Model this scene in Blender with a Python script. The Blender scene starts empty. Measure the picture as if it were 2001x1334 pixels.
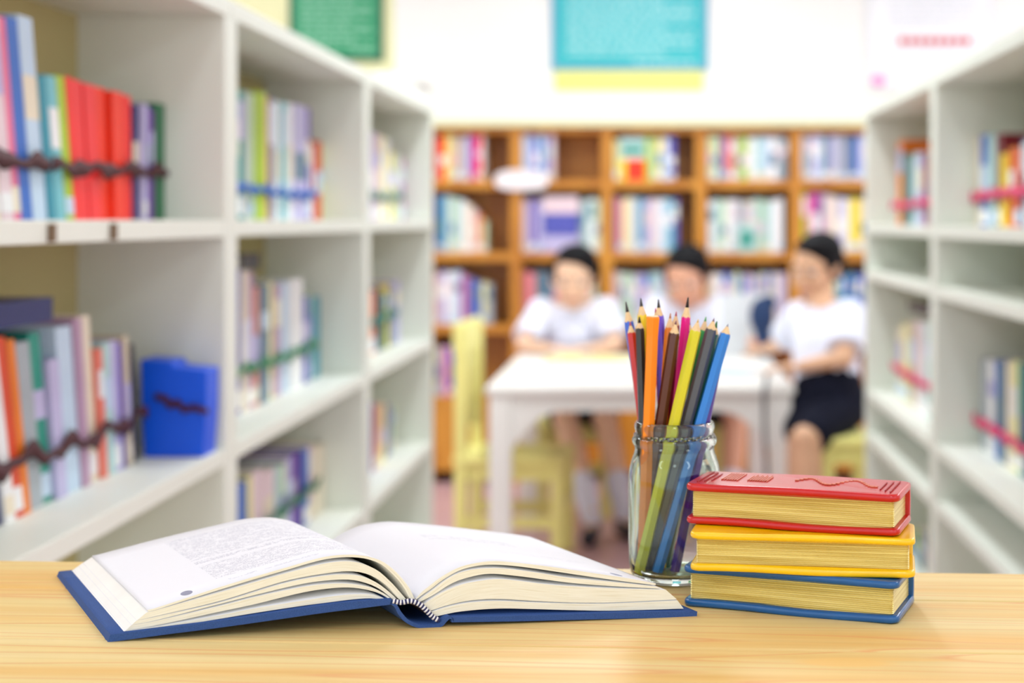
import bpy, math, random
from mathutils import Vector, Matrix, Quaternion
R = random.Random(7)
sc = bpy.context.scene

# ------------------------------------------------------------------ camera
F, CX, CY, HC = 3000.0, 1275.0, 430.0, 1.236       # focal length in px, vanishing point, eye height
cam = bpy.data.cameras.new('camera')
camo = bpy.data.objects.new('camera', cam); sc.collection.objects.link(camo)
camo.location = (0, 0, HC); camo.rotation_euler = (math.pi/2, 0, 0)
cam.sensor_width = 36.0; cam.sensor_fit = 'HORIZONTAL'
cam.lens = 36.0*F/2001.0
cam.shift_x = (1000.5-CX)/2001.0
cam.shift_y = -(667.0-CY)/2001.0
cam.clip_start = 0.05
cam.dof.use_dof = True; cam.dof.focus_distance = 0.885; cam.dof.aperture_fstop = 5.6
sc.camera = camo
# ------------------------------------------------------------------ world, lights, exposure
w = bpy.data.worlds.new('world'); sc.world = w; w.use_nodes = True
w.node_tree.nodes['Background'].inputs[0].default_value = (0.86, 0.93, 1.0, 1)
w.node_tree.nodes['Background'].inputs[1].default_value = 1.9
sc.view_settings.view_transform = 'Standard'; sc.view_settings.look = 'None'
sc.view_settings.gamma = 1.0; sc.view_settings.use_curve_mapping = False
sc.view_settings.exposure = -0.31
sc.cycles.max_bounces = 10; sc.cycles.transparent_max_bounces = 12
sc.cycles.use_denoising = True
LAMPS = [(x, y) for y in (-1.1, 1.7, 3.8, 5.9) for x in (-2.1, 0.0, 2.1)]
LAMP_W = {-1.1: 17.0, 1.7: 26.0, 3.8: 36.0, 5.9: 31.0}
for x, y in LAMPS:
    l = bpy.data.lights.new('ceiling_lamp', 'AREA'); l.shape = 'RECTANGLE'; l.size = 0.34; l.size_y = 1.2
    l.energy = LAMP_W[y]*(0.2 if (x == 0 and y == 1.7) else 1.0); l.color = (0.88, 0.95, 1.0)
    o = bpy.data.objects.new('ceiling_lamp_light', l); sc.collection.objects.link(o); o.location = (x, y, 2.905)

# ------------------------------------------------------------------ helpers
def lin(c): return tuple((x/255/12.92 if x/255 <= .04045 else ((x/255+.055)/1.055)**2.4) for x in c)
MATS = {}
def mat(name, rgb, rough=0.5, noise=0.0, scale=30, spec=0.5, coat=0.0, metal=0.0):
    if name in MATS: return MATS[name]
    m = bpy.data.materials.new(name); m.use_nodes = True; nt = m.node_tree; b = nt.nodes['Principled BSDF']
    c = lin(rgb) + (1,)
    b.inputs['Base Color'].default_value = c; b.inputs['Roughness'].default_value = rough
    b.inputs['Specular IOR Level'].default_value = spec; b.inputs['Metallic'].default_value = metal
    b.inputs['Coat Weight'].default_value = coat
    if noise:
        tc = nt.nodes.new('ShaderNodeTexCoord'); n = nt.nodes.new('ShaderNodeTexNoise'); n.inputs['Scale'].default_value = scale
        r = nt.nodes.new('ShaderNodeValToRGB')
        r.color_ramp.elements[0].position = .3; r.color_ramp.elements[1].position = .7
        r.color_ramp.elements[0].color = tuple(x*(1-noise) for x in c[:3])+(1,)
        r.color_ramp.elements[1].color = tuple(min(1, x*(1+noise)) for x in c[:3])+(1,)
        nt.links.new(tc.outputs['Object'], n.inputs['Vector']); nt.links.new(n.outputs['Fac'], r.inputs['Fac']); nt.links.new(r.outputs['Color'], b.inputs['Base Color'])
    MATS[name] = m
    return m

def P(px, py, D): return Vector(((px-CX)*D/F, D, HC-(py-CY)*D/F))
DESK = 1.003
def G(px, py, z=DESK):
    D = (HC-z)*F/(py-CY); return Vector(((px-CX)*D/F, D, z))

class MB:
    def __init__(s): s.v = []; s.f = []; s.mi = []; s.uv = []
    def face(s, pts, mi=0, uv=None):
        n = len(s.v); s.v += [tuple(p) for p in pts]; s.f.append(tuple(range(n, n+len(pts)))); s.mi.append(mi); s.uv.append(uv)
    def hexa(s, p, mi=0):   # p: bottom 0-3 ccw, top 4-7
        n = len(s.v); s.v += [tuple(q) for q in p]
        for f in ((3,2,1,0),(4,5,6,7),(0,1,5,4),(1,2,6,5),(2,3,7,6),(3,0,4,7)):
            s.f.append(tuple(n+i for i in f)); s.mi.append(mi); s.uv.append(None)
    def box(s, x0, x1, y0, y1, z0, z1, mi=0, M=None):
        x0, x1 = min(x0,x1), max(x0,x1); y0, y1 = min(y0,y1), max(y0,y1)
        p = [Vector(q) for q in ((x0,y0,z0),(x1,y0,z0),(x1,y1,z0),(x0,y1,z0),(x0,y0,z1),(x1,y0,z1),(x1,y1,z1),(x0,y1,z1))]
        if M: p = [M @ q for q in p]
        s.hexa(p, mi)
    def rings(s, rings, cap=True, mi=0, closed=True):
        n = len(s.v); k = len(rings[0])
        for r in rings: s.v += [tuple(p) for p in r]
        for i in range(len(rings)-1):
            for j in range(k if closed else k-1):
                a = n+i*k+j; b = n+i*k+(j+1) % k
                s.f.append((a, b, b+k, a+k)); s.mi.append(mi); s.uv.append(None)
        if cap:
            s.f.append(tuple(n+j for j in range(k))[::-1]); s.mi.append(mi); s.uv.append(None)
            m = n+(len(rings)-1)*k; s.f.append(tuple(m+j for j in range(k))); s.mi.append(mi); s.uv.append(None)
    def tube(s, a, b, ra, rb=None, n=12, mi=0):
        a, b = Vector(a), Vector(b); rb = ra if rb is None else rb
        q = (b-a).to_track_quat('Z', 'Y') if (b-a).length > 1e-6 else Quaternion()
        def ring(c, r): return [c + q @ Vector((r*math.cos(2*math.pi*i/n), r*math.sin(2*math.pi*i/n), 0)) for i in range(n)]
        s.rings([ring(a, ra), ring(b, rb)], mi=mi)
    def ell(s, c, r, q=None, nu=16, nv=10, mi=0):
        c = Vector(c); r = (r, r, r) if not hasattr(r, '__len__') else r
        rg = []
        for i in range(nv+1):
            t = math.pi*(0.02+0.96*i/nv); row = []
            for j in range(nu):
                p = 2*math.pi*j/nu; v = Vector((r[0]*math.sin(t)*math.cos(p), r[1]*math.sin(t)*math.sin(p), -r[2]*math.cos(t)))
                row.append(c+(q @ v if q else v))
            rg.append(row)
        s.rings(rg, mi=mi)
    def cap(s, a, b, ra, rb=None, n=12):
        rb = ra if rb is None else rb
        s.tube(a, b, ra, rb, n); s.ell(a, ra, nu=n, nv=8); s.ell(b, rb, nu=n, nv=8)
    def build(s, name, mats, parent=None, origin=None, smooth=False, bevel=0, seg=2, remesh=0, smo=0):
        if origin is None: origin = Vector(parent['_w']) if parent is not None and '_w' in parent else Vector((0,0,0))
        origin = Vector(origin)
        me = bpy.data.meshes.new(name); me.from_pydata([tuple(Vector(p)-origin) for p in s.v], [], s.f)
        for m in (mats if isinstance(mats, (list, tuple)) else [mats]): me.materials.append(m)
        me.polygons.foreach_set('material_index', s.mi)
        if any(u is not None for u in s.uv):
            ul = me.uv_layers.new(name='UVMap')
            for pi, pl in enumerate(me.polygons):
                u = s.uv[pi]
                if u:
                    for k, li in enumerate(pl.loop_indices): ul.data[li].uv = u[k]
        if smooth: me.polygons.foreach_set('use_smooth', [True]*len(me.polygons))
        me.update()
        o = bpy.data.objects.new(name, me); sc.collection.objects.link(o)
        if parent is not None: o.parent = parent
        else: o.location = origin; o['_w'] = tuple(origin)
        if remesh:
            m = o.modifiers.new('r', 'REMESH'); m.mode = 'VOXEL'; m.voxel_size = remesh; m.use_smooth_shade = True
            if smo: m = o.modifiers.new('s', 'SMOOTH'); m.iterations = smo; m.factor = .5
        if bevel:
            m = o.modifiers.new('b', 'BEVEL'); m.width = bevel; m.segments = seg; m.limit_method = 'ANGLE'; m.angle_limit = .7
            if smooth: m.harden_normals = False
        return o
def tag(o, label, cat, group=None, kind=None):
    if label: o['label'] = label
    if cat: o['category'] = cat
    if group: o['group'] = group
    if kind: o['kind'] = kind
    return o
def empty(name, loc, label, cat, group=None):
    o = bpy.data.objects.new(name, None); sc.collection.objects.link(o); o.location = loc; o['_w'] = tuple(loc); o.empty_display_size = .05
    return tag(o, label, cat, group)
def struct(name, mb, m, bevel=0):
    o = mb.build(name, m, bevel=bevel); o['kind'] = 'structure'; return o

# ------------------------------------------------------------------ materials
paint = mat('white_paint', (236, 240, 228), .45, .015, 3)
backm = mat('cream_back_panel', (198, 186, 128), .6, .02, 4)
wallm = mat('wall_paint', (250, 249, 246), .8, .01, 2)
ceilm = mat('ceiling_paint', (240, 238, 232), .8)
floorm = mat('pink_floor', (214, 176, 180), .35, .05, 6)
yel = mat('yellow_paint', (238, 232, 142), .45, .02, 8)
wtab = mat('white_table_paint', (242, 241, 235), .4, .01, 5)

def wood(name, a, b, c, along='X', sc_=(1.2, 34, 34), rough=.4, rot=0.0):
    m = bpy.data.materials.new(name); m.use_nodes = True; nt = m.node_tree; N = nt.nodes; L = nt.links; bs = N['Principled BSDF']
    tc = N.new('ShaderNodeTexCoord'); mp = N.new('ShaderNodeMapping'); mp.inputs['Scale'].default_value = sc_; mp.inputs['Rotation'].default_value = (0, 0, rot)
    L.new(tc.outputs['Object'], mp.inputs['Vector'])
    n1 = N.new('ShaderNodeTexNoise'); n1.inputs['Scale'].default_value = 1.0; n1.inputs['Detail'].default_value = 3; n1.inputs['Distortion'].default_value = .15
    n2 = N.new('ShaderNodeTexNoise'); n2.inputs['Scale'].default_value = 4.5; n2.inputs['Detail'].default_value = 4
    L.new(mp.outputs[0], n1.inputs['Vector']); L.new(mp.outputs[0], n2.inputs['Vector'])
    r1 = N.new('ShaderNodeValToRGB'); e = r1.color_ramp.elements
    e[0].position = .33; e[0].color = lin(b)+(1,); e[1].position = .56; e[1].color = lin(a)+(1,)
    k = r1.color_ramp.elements.new(.72); k.color = lin(c)+(1,)
    k = r1.color_ramp.elements.new(.45); k.color = tuple((x+y)/2 for x, y in zip(lin(a), lin(b)))+(1,)
    L.new(n1.outputs['Fac'], r1.inputs['Fac'])
    r2 = N.new('ShaderNodeValToRGB'); r2.color_ramp.elements[0].position = .3; r2.color_ramp.elements[0].color = (.9, .85, .76, 1); r2.color_ramp.elements[1].position = .6; r2.color_ramp.elements[1].color = (1, 1, 1, 1)
    L.new(n2.outputs['Fac'], r2.inputs['Fac'])
    mx = N.new('ShaderNodeMix'); mx.data_type = 'RGBA'; mx.blend_type = 'MULTIPLY'; mx.inputs[0].default_value = .8
    L.new(r1.outputs[0], mx.inputs[6]); L.new(r2.outputs[0], mx.inputs[7]); L.new(mx.outputs[2], bs.inputs['Base Color'])
    bs.inputs['Roughness'].default_value = rough
    MATS[name] = m
    return m, mx, bs
brown = wood('orange_brown_wood', (214, 146, 48), (188, 118, 32), (226, 162, 62), sc_=(9, 9, 1.2))[0]

# ------------------------------------------------------------------ the room
m = MB(); m.box(-3.6, 3.6, -2.2, 7.6, -.05, 0); struct('floor', m, floorm)
m = MB(); m.box(-3.6, 3.6, -2.2, 7.6, 2.95, 3.0); struct('ceiling', m, ceilm)
m = MB(); m.box(-3.6, 3.6, 7.5, 7.6, 0, 2.95); struct('wall_back', m, wallm)
m = MB(); m.box(-3.7, -3.6, -2.2, 7.6, 0, 2.95); struct('wall_left', m, wallm)
m = MB(); m.box(3.6, 3.7, -2.2, 7.6, 0, 2.95); struct('wall_right', m, wallm)
lampbody = mat('lamp_housing', (235, 235, 235), .4)
for i, (x, y) in enumerate(LAMPS):
    m = MB(); m.box(x-.19, x+.19, y-.62, y+.62, 2.91, 2.95)
    m.box(x-.19, x-.172, y-.62, y+.62, 2.88, 2.91); m.box(x+.172, x+.19, y-.62, y+.62, 2.88, 2.91)
    o = m.build('ceiling_light', lampbody, origin=(x, y, 2.95))
    tag(o, 'fluorescent ceiling light, %s row from the camera, %s' % (['first', 'second', 'third', 'fourth'][i//3], ['left', 'above the aisle', 'right'][i % 3]), 'ceiling light', 'ceiling lights in rows')

# ------------------------------------------------------------------ desk
fl, fr = G(0, 1094), G(2001, 1120)
dirx = (fr-fl); yaw = math.atan2(dirx.y, dirx.x)
pine, mxn, bsn = wood('pine_wood', (230, 206, 140), (228, 184, 106), (234, 212, 154), sc_=(1.3, 30, 30), rough=.5)
nt = pine.node_tree; N = nt.nodes; L = nt.links        # fine orange growth lines and one long knot
tc = N.new('ShaderNodeTexCoord'); mp = N.new('ShaderNodeMapping'); mp.inputs['Scale'].default_value = (0.8, 15, 1)
L.new(tc.outputs['Object'], mp.inputs[0]); n3 = N.new('ShaderNodeTexNoise'); n3.inputs['Scale'].default_value = 1.3; n3.inputs['Detail'].default_value = 1
L.new(mp.outputs[0], n3.inputs['Vector'])
ml = N.new('ShaderNodeMath'); ml.operation = 'MULTIPLY'; ml.inputs[1].default_value = 12; L.new(n3.outputs['Fac'], ml.inputs[0])
fr_ = N.new('ShaderNodeMath'); fr_.operation = 'FRACT'; L.new(ml.outputs[0], fr_.inputs[0])
rr = N.new('ShaderNodeValToRGB'); e = rr.color_ramp.elements; e[0].position = .0; e[0].color = (0, 0, 0, 1); e[1].position = .8; e[1].color = (.06, .06, .06, 1)
k = e.new(.93); k.color = (.75, .75, .75, 1); k = e.new(1.0); k.color = (0, 0, 0, 1)
L.new(fr_.outputs[0], rr.inputs[0])
mx2 = N.new('ShaderNodeMix'); mx2.data_type = 'RGBA'; L.new(rr.outputs[0], mx2.inputs[0]); L.new(mxn.outputs[2], mx2.inputs[6]); mx2.inputs[7].default_value = lin((222, 158, 96))+(1,)
ROT = Matrix.Rotation(yaw, 4, 'Z')
mid = (fl+fr)/2
def desk_local(p): return ROT.inverted() @ (Vector(p)-mid)
def knot(px, py, rx, ry, src, wgt):
    c = desk_local(G(px, py)); mp = N.new('ShaderNodeMapping'); mp.vector_type = 'POINT'
    mp.inputs['Location'].default_value = (-c.x/rx, -c.y/ry, 0); mp.inputs['Scale'].default_value = (1/rx, 1/ry, 0)
    L.new(tc.outputs['Object'], mp.inputs[0]); g = N.new('ShaderNodeTexGradient'); g.gradient_type = 'SPHERICAL'; L.new(mp.outputs[0], g.inputs[0])
    r = N.new('ShaderNodeValToRGB'); r.color_ramp.elements[0].position = .1; r.color_ramp.elements[0].color = (0,0,0,1); r.color_ramp.elements[1].position = .45; r.color_ramp.elements[1].color = (wgt, wgt, wgt, 1)
    L.new(g.outputs[0], r.inputs[0])
    x = N.new('ShaderNodeMix'); x.data_type = 'RGBA'; L.new(r.outputs[0], x.inputs[0]); L.new(src, x.inputs[6]); x.inputs[7].default_value = lin((234, 190, 112))+(1,)
    return x.outputs[2]
s_ = knot(1650, 1294, .034, .011, mx2.outputs[2], .9)
s_ = knot(1750, 1288, .05, .004, s_, .6)
L.new(s_, bsn.inputs['Base Color'])
m = MB()
for (y0, y1) in ((-.62, -.30), (-.2995, -.19), (-.1895, -.0755), (-.075, 0.0)):
    m.box(-1.1, 1.1, y0, y1, -.035, 0)
desk = empty('desk', mid, 'light pine tabletop in the foreground carrying the open book', 'desk'); desk.rotation_euler = (0, 0, yaw)
o = m.build('tabletop', pine, desk, origin=(0,0,0), bevel=.0022, seg=3)
m = MB(); m.box(-1.1, 1.1, -.05, -.02, -.12, -.035); m.build('apron', pine, desk, origin=(0,0,0))
for x in (-1.04, 1.04):
    for y in (-.58, -.04):
        m = MB(); m.box(x-.03, x+.03, y-.03, y+.03, -DESK, -.035); m.build('leg', pine, desk, origin=(0,0,0))

# ------------------------------------------------------------------ open book
VB = Vector((-.088, .155, 0)); KZ = .80
FL_, SP_, FR_ = Vector((-.3028, .850)), Vector((-.1263, .8805)), Vector((.0252, .9055))
def curtain(px, py):
    r = Vector(((px-CX)/F, 1.0))
    for a, b in ((FL_, SP_), (SP_, FR_)):
        d = b-a     # a + t d = D r
        det = d.x*(-r.y)+r.x*d.y
        t = (-a.x*(-r.y)-r.x*a.y)/det if False else None
        # solve [d.x -r.x; d.y -r.y][t;D] = -a
        D_ = d.x*(-r.y)-(-r.x)*d.y
        t = ((-a.x)*(-r.y)-(-r.x)*(-a.y))/D_; D = (d.x*(-a.y)-d.y*(-a.x))/D_
        if t <= 1.0 or b is FR_: break
    return P(px, py, D)
def smooth_curve(pts, n):
    pts = [Vector(p) for p in pts]; out = []
    d = [0]
    for a, b in zip(pts, pts[1:]): d.append(d[-1]+max((b-a).length, 1e-5))
    T = []
    for i in range(len(pts)):
        if i == 0: T.append((pts[1]-pts[0])/(d[1]-d[0]))
        elif i == len(pts)-1: T.append((pts[-1]-pts[-2])/(d[-1]-d[-2]))
        else: T.append((pts[i+1]-pts[i-1])/(d[i+1]-d[i-1]))
    for k in range(n):
        s = d[-1]*k/(n-1); i = 0
        while i < len(pts)-2 and s > d[i+1]: i += 1
        h = d[i+1]-d[i]; t = (s-d[i])/h
        out.append((2*t**3-3*t*t+1)*pts[i]+(t**3-2*t*t+t)*h*T[i]+(-2*t**3+3*t*t)*pts[i+1]+(t**3-t*t)*h*T[i+1])
    return out
def backp(p, f=1.0):
    return Vector((p.x+VB.x*f, p.y+VB.y*f, DESK+(p.z-DESK)*(1-(1-KZ)*f)))
def section(name, top, bot, mats, parent, n=48, nv=8, f0=0.0, f1=.985, push=.0015, wob=0.0):
    tp = [curtain(*p) for p in top]; bt = [curtain(*p) for p in bot]
    tp = smooth_curve(tp, n); bt = smooth_curve(bt, n)
    off = Vector((-.4*push, push, 0))
    tp = [p+off for p in tp]; bt = [p+off for p in bt]
    for a, b in zip(tp, bt):
        if b.z > a.z-.0004: b.z = a.z-.0004
    m = MB(); rng = [f0+(f1-f0)*j/nv for j in range(nv+1)]
    TT = [[backp(p, f) for p in tp] for f in rng]; BB = [[backp(p, f) for p in bt] for f in rng]
    ul = [i/(n-1) for i in range(n)]
    for j in range(nv):
        for i in range(n-1):
            v0, v1 = j/nv, (j+1)/nv
            m.face([TT[j][i], TT[j][i+1], TT[j+1][i+1], TT[j+1][i]], 0, [(ul[i], v0), (ul[i+1], v0), (ul[i+1], v1), (ul[i], v1)])
            m.face([BB[j][i+1], BB[j][i], BB[j+1][i], BB[j+1][i+1]], 1, [(0, 0)]*4)
        for i, sgn in ((0, 1), (n-1, -1)):
            q = [BB[j][i], TT[j][i], TT[j+1][i], BB[j+1][i]]
            h = (TT[j][i]-BB[j][i]).length
            uv = [(j*.2, h), (j*.2, 0), (j*.2+.2, 0), (j*.2+.2, h)]
            m.face(q if sgn > 0 else q[::-1], 2 if len(mats) > 2 else 1, uv if sgn > 0 else uv[::-1])
    for j, sgn in ((0, 1), (nv, -1)):
        for i in range(n-1):
            h0 = (TT[j][i]-BB[j][i]).length; h1 = (TT[j][i+1]-BB[j][i+1]).length
            q = [BB[j][i], BB[j][i+1], TT[j][i+1], TT[j][i]]; uv = [(ul[i]*1.0, h0), (ul[i+1]*1.0, h1), (ul[i+1]*1.0, 0), (ul[i]*1.0, 0)]
            m.face(q if sgn > 0 else q[::-1], 1, uv if sgn > 0 else uv[::-1])
    o = m.build(name, mats, parent, smooth=False)
    me = o.data
    import bmesh
    bm = bmesh.new(); bm.from_mesh(me); bmesh.ops.remove_doubles(bm, verts=bm.verts, dist=1e-6); bm.to_mesh(me); bm.free()
    for p in me.polygons: p.use_smooth = (p.material_index == 0)
    return o
def edge_mat():
    m = bpy.data.materials.new('cream_page_edges'); m.use_nodes = True; nt = m.node_tree; N = nt.nodes; L = nt.links; b = N['Principled BSDF']
    u = N.new('ShaderNodeUVMap'); mp = N.new('ShaderNodeMapping'); mp.inputs['Scale'].default_value = (6, 2600, 1)
    n = N.new('ShaderNodeTexNoise'); n.inputs['Scale'].default_value = 1; n.inputs['Detail'].default_value = 4
    r = N.new('ShaderNodeValToRGB'); r.color_ramp.elements[0].position = .25; r.color_ramp.elements[1].position = .55
    r.color_ramp.elements[0].color = lin((226, 216, 184))+(1,); r.color_ramp.elements[1].color = lin((247, 242, 222))+(1,)
    L.new(u.outputs[0], mp.inputs[0]); L.new(mp.outputs[0], n.inputs['Vector']); L.new(n.outputs['Fac'], r.inputs[0]); L.new(r.outputs[0], b.inputs['Base Color'])
    b.inputs['Roughness'].default_value = .8
    bp = N.new('ShaderNodeBump'); bp.inputs['Strength'].default_value = .15; bp.inputs['Distance'].default_value = .0003; L.new(n.outputs['Fac'], bp.inputs['Height']); L.new(bp.outputs[0], b.inputs['Normal'])
    return m
edgem = edge_mat()
foreL = mat('white_fore_edge', (246, 244, 238), .7, .02, 60)
pagem = mat('white_page', (236, 236, 240), .6)
def print_mat(name, blocks, marks, ink, dens=.5):
    """white page with small print in blocks (u0,u1,v0,v1,lines) and round marks (u,v,r)"""
    m = bpy.data.materials.new(name); m.use_nodes = True; nt = m.node_tree; N = nt.nodes; L = nt.links; b = N['Principled BSDF']
    u = N.new('ShaderNodeUVMap'); sp = N.new('ShaderNodeSeparateXYZ'); L.new(u.outputs[0], sp.inputs[0])
    def mth(op, a, c=None):
        x = N.new('ShaderNodeMath'); x.operation = op
        for i, q in enumerate((a, c)):
            if q is None: continue
            if isinstance(q, (int, float)): x.inputs[i].default_value = q
            else: L.new(q, x.inputs[i])
        return x.outputs[0]
    U, V = sp.outputs[0], sp.outputs[1]
    tot = None
    for (u0, u1, v0, v1, nl, strg) in blocks:
        inb = mth('MULTIPLY', mth('MULTIPLY', mth('GREATER_THAN', U, u0), mth('LESS_THAN', U, u1)), mth('MULTIPLY', mth('GREATER_THAN', V, v0), mth('LESS_THAN', V, v1)))
        row = mth('MULTIPLY', V, nl); fr = mth('FRACT', row); ln = mth('MULTIPLY', mth('GREATER_THAN', fr, .25), mth('LESS_THAN', fr, .75))
        cb = N.new('ShaderNodeCombineXYZ'); L.new(mth('MULTIPLY', U, 230.0), cb.inputs[0]); L.new(mth('MULTIPLY', mth('FLOOR', row), 7.3), cb.inputs[1]); L.new(mth('MULTIPLY', fr, 2.5), cb.inputs[2])
        n = N.new('ShaderNodeTexNoise'); n.inputs['Scale'].default_value = 1; n.inputs['Detail'].default_value = 0; L.new(cb.outputs[0], n.inputs['Vector'])
        g = mth('GREATER_THAN', n.outputs['Fac'], dens)
        cb2 = N.new('ShaderNodeCombineXYZ'); L.new(mth('MULTIPLY', U, 30.0), cb2.inputs[0]); L.new(mth('MULTIPLY', mth('FLOOR', row), 3.1), cb2.inputs[1])
        n2 = N.new('ShaderNodeTexNoise'); n2.inputs['Scale'].default_value = 1; n2.inputs['Detail'].default_value = 0; L.new(cb2.outputs[0], n2.inputs['Vector'])
        g2 = mth('GREATER_THAN', n2.outputs['Fac'], .40)
        k = mth('MULTIPLY', mth('MULTIPLY', mth('MULTIPLY', inb, ln), mth('MULTIPLY', g, g2)), strg)
        tot = k if tot is None else mth('MAXIMUM', tot, k)
    for (mu, mv, ru, rv, strg) in marks:
        a = mth('DIVIDE', mth('SUBTRACT', U, mu), ru); c = mth('DIVIDE', mth('SUBTRACT', V, mv), rv)
        k = mth('MULTIPLY', mth('LESS_THAN', mth('ADD', mth('MULTIPLY', a, a), mth('MULTIPLY', c, c)), 1.0), strg)
        tot = mth('MAXIMUM', tot, k)
    x = N.new('ShaderNodeMix'); x.data_type = 'RGBA'; L.new(tot, x.inputs[0]); x.inputs[6].default_value = lin((236, 236, 240))+(1,); x.inputs[7].default_value = lin(ink)+(1,)
    L.new(x.outputs[2], b.inputs['Base Color']); b.inputs['Roughness'].default_value = .6
    return m
printL = print_mat('printed_page_left', [(.27, .93, .12, .36, 90, .50), (.27, .93, .40, .44, 90, .65), (.27, .93, .47, .90, 90, .5), (.30, .62, .06, .075, 90, .5)],
                   [(.15, .06, .02, .03, .8)], (110, 110, 140), .47)
printR = print_mat('printed_page_right', [(.30, .68, .52, .64, 60, .30), (.12, .5, .25, .33, 60, .15)], [(.13, .06, .02, .03, .7)], (110, 120, 150), .45)
navy = mat('blue_book_cloth', (52, 82, 140), .75, .14, 1400, spec=.3)
dark = mat('painted_hollow_shade', (60, 40, 34), .8)  # shade of the spine hollow put into a dark brown colour

ob = empty('open_book', G(845, 1222), 'open hardcover book with blue cloth cover lying on the pine desk', 'book')
Ls = [
 ([(288,1193),(298,1191),(430,1148),(562,1109),(640,1088),(700,1085),(745,1096),(775,1118),(800,1148),(812,1172)],
  [(290,1196),(300,1194),(430,1153),(562,1114),(640,1093),(700,1090),(742,1101),(768,1122),(790,1148),(803,1173)]),
 ([(288,1197),(300,1194.5),(430,1158),(562,1120),(640,1101),(690,1098),(735,1113),(765,1138),(785,1160),(797,1174)],
  [(268,1213),(300,1206),(430,1175),(562,1135),(661,1118),(700,1118),(730,1127),(758,1146),(776,1166),(785,1175)]),
 ([(267,1213.5),(300,1207),(430,1178),(562,1139),(650,1124),(700,1125),(735,1138),(765,1160),(778,1173)],
  [(258,1222),(300,1214),(430,1181),(496,1164),(595,1141),(650,1134),(690,1134),(725,1143),(752,1157),(771,1173)]),
 ([(257,1222.5),(300,1215),(430,1185),(496,1168),(595,1147),(650,1141),(690,1142),(730,1150),(756,1163),(768,1173)],
  [(246,1233),(300,1224),(430,1196),(496,1182),(595,1158),(650,1150),(690,1149),(730,1156),(756,1167),(764,1174)]),
 ([(245,1233.5),(300,1226),(430,1203),(496,1190),(595,1174),(650,1166),(690,1162),(730,1163),(757,1172)],
  [(227,1240),(300,1231),(430,1210),(496,1199),(595,1184),(650,1177),(690,1172),(730,1170),(757,1175)])]
Rs = [
 ([(813,1171),(826,1157),(840,1146),(862,1129),(899,1109),(936,1100),(966,1097),(1010,1100),(1084,1109),(1158,1120),(1232,1131),(1284,1141)][::-1],
  [(815,1172),(829,1161),(844,1151),(866,1134),(900,1115),(936,1106),(966,1104),(1010,1107),(1084,1117),(1158,1128),(1232,1138),(1283,1144)][::-1]),
 ([(818,1174),(845,1155),(880,1129),(905,1118),(936,1112),(980,1111),(1040,1118),(1110,1129),(1180,1136),(1240,1142),(1285,1147)][::-1],
  [(822,1177),(850,1162),(880,1143),(906,1132),(954,1122),(1010,1126),(1065,1133),(1121,1140),(1200,1146),(1293,1151)][::-1]),
 ([(828,1182),(862,1160),(899,1144),(936,1136),(973,1132),(1010,1135),(1065,1142),(1120,1146),(1195,1150),(1303,1153)][::-1],
  [(840,1195),(877,1183),(920,1174),(973,1171),(1047,1175),(1120,1178),(1195,1178),(1325,1172)][::-1]),
 ([(842,1197),(877,1186),(920,1178),(973,1175),(1047,1178),(1120,1180),(1195,1180),(1326,1174)][::-1],
  [(850,1206),(899,1196),(973,1190),(1047,1191),(1120,1193),(1195,1194),(1338,1190)][::-1])]
for i, (t, b) in enumerate(Ls): section('page_section', t, b, [printL if i == 0 else pagem, edgem, foreL], ob)
for i, (t, b) in enumerate(Rs): section('page_section', t, b, [printR if i == 0 else pagem, edgem, foreL], ob)
section('front_board', [(214,1238),(320,1225),(430,1211),(530,1196),(628,1181),(700,1173),(764,1169)], [(209,1253),(320,1238),(430,1224),(530,1210),(628,1196),(700,1187),(764,1179)], [navy, navy], ob, f0=-.012, f1=1.0, push=0)
section('back_board', [(1359,1193),(1250,1194),(1121,1198),(1010,1201),(940,1203),(880,1204)], [(1358,1204),(1250,1206),(1121,1209),(1010,1212),(940,1213),(880,1214)], [navy, navy], ob, f0=-.012, f1=1.0, push=0)
section('spine', [(762,1170),(772,1178),(782,1194),(797,1210),(818,1219),(840,1220),(856,1217),(865,1207),(875,1201),(884,1206)],
                 [(760,1178),(768,1184),(777,1200),(793,1216),(816,1225),(842,1226),(861,1222),(870,1213),(877,1207),(884,1213)], [navy, navy], ob, f0=-.012, f1=1.0, push=0)
# dark sheet painting the shade in the spine hollow, and striped headband
section('spine_hollow_shade', [(764,1174),(775,1174),(800,1174),(825,1182),(842,1196),(855,1207)], [(764,1179),(775,1179),(798,1181),(820,1189),(836,1202),(850,1212)], [dark, dark], ob, n=24, push=.003, f1=.97)
hb = smooth_curve([curtain(*p)+Vector((0, -.001, 0)) for p in [(768,1173),(785,1176),(803,1173),(821,1180),(834,1192),(846,1204),(858,1211)]], 31)
m = MB()
for i in range(30):
    m.tube(hb[i], hb[i+1], .0015, .0015, 8, mi=i % 2)
m.build('headband', [mat('headband_white', (235, 235, 240), .7), mat('headband_navy', (40, 42, 90), .7)], ob, smooth=True)

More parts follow.
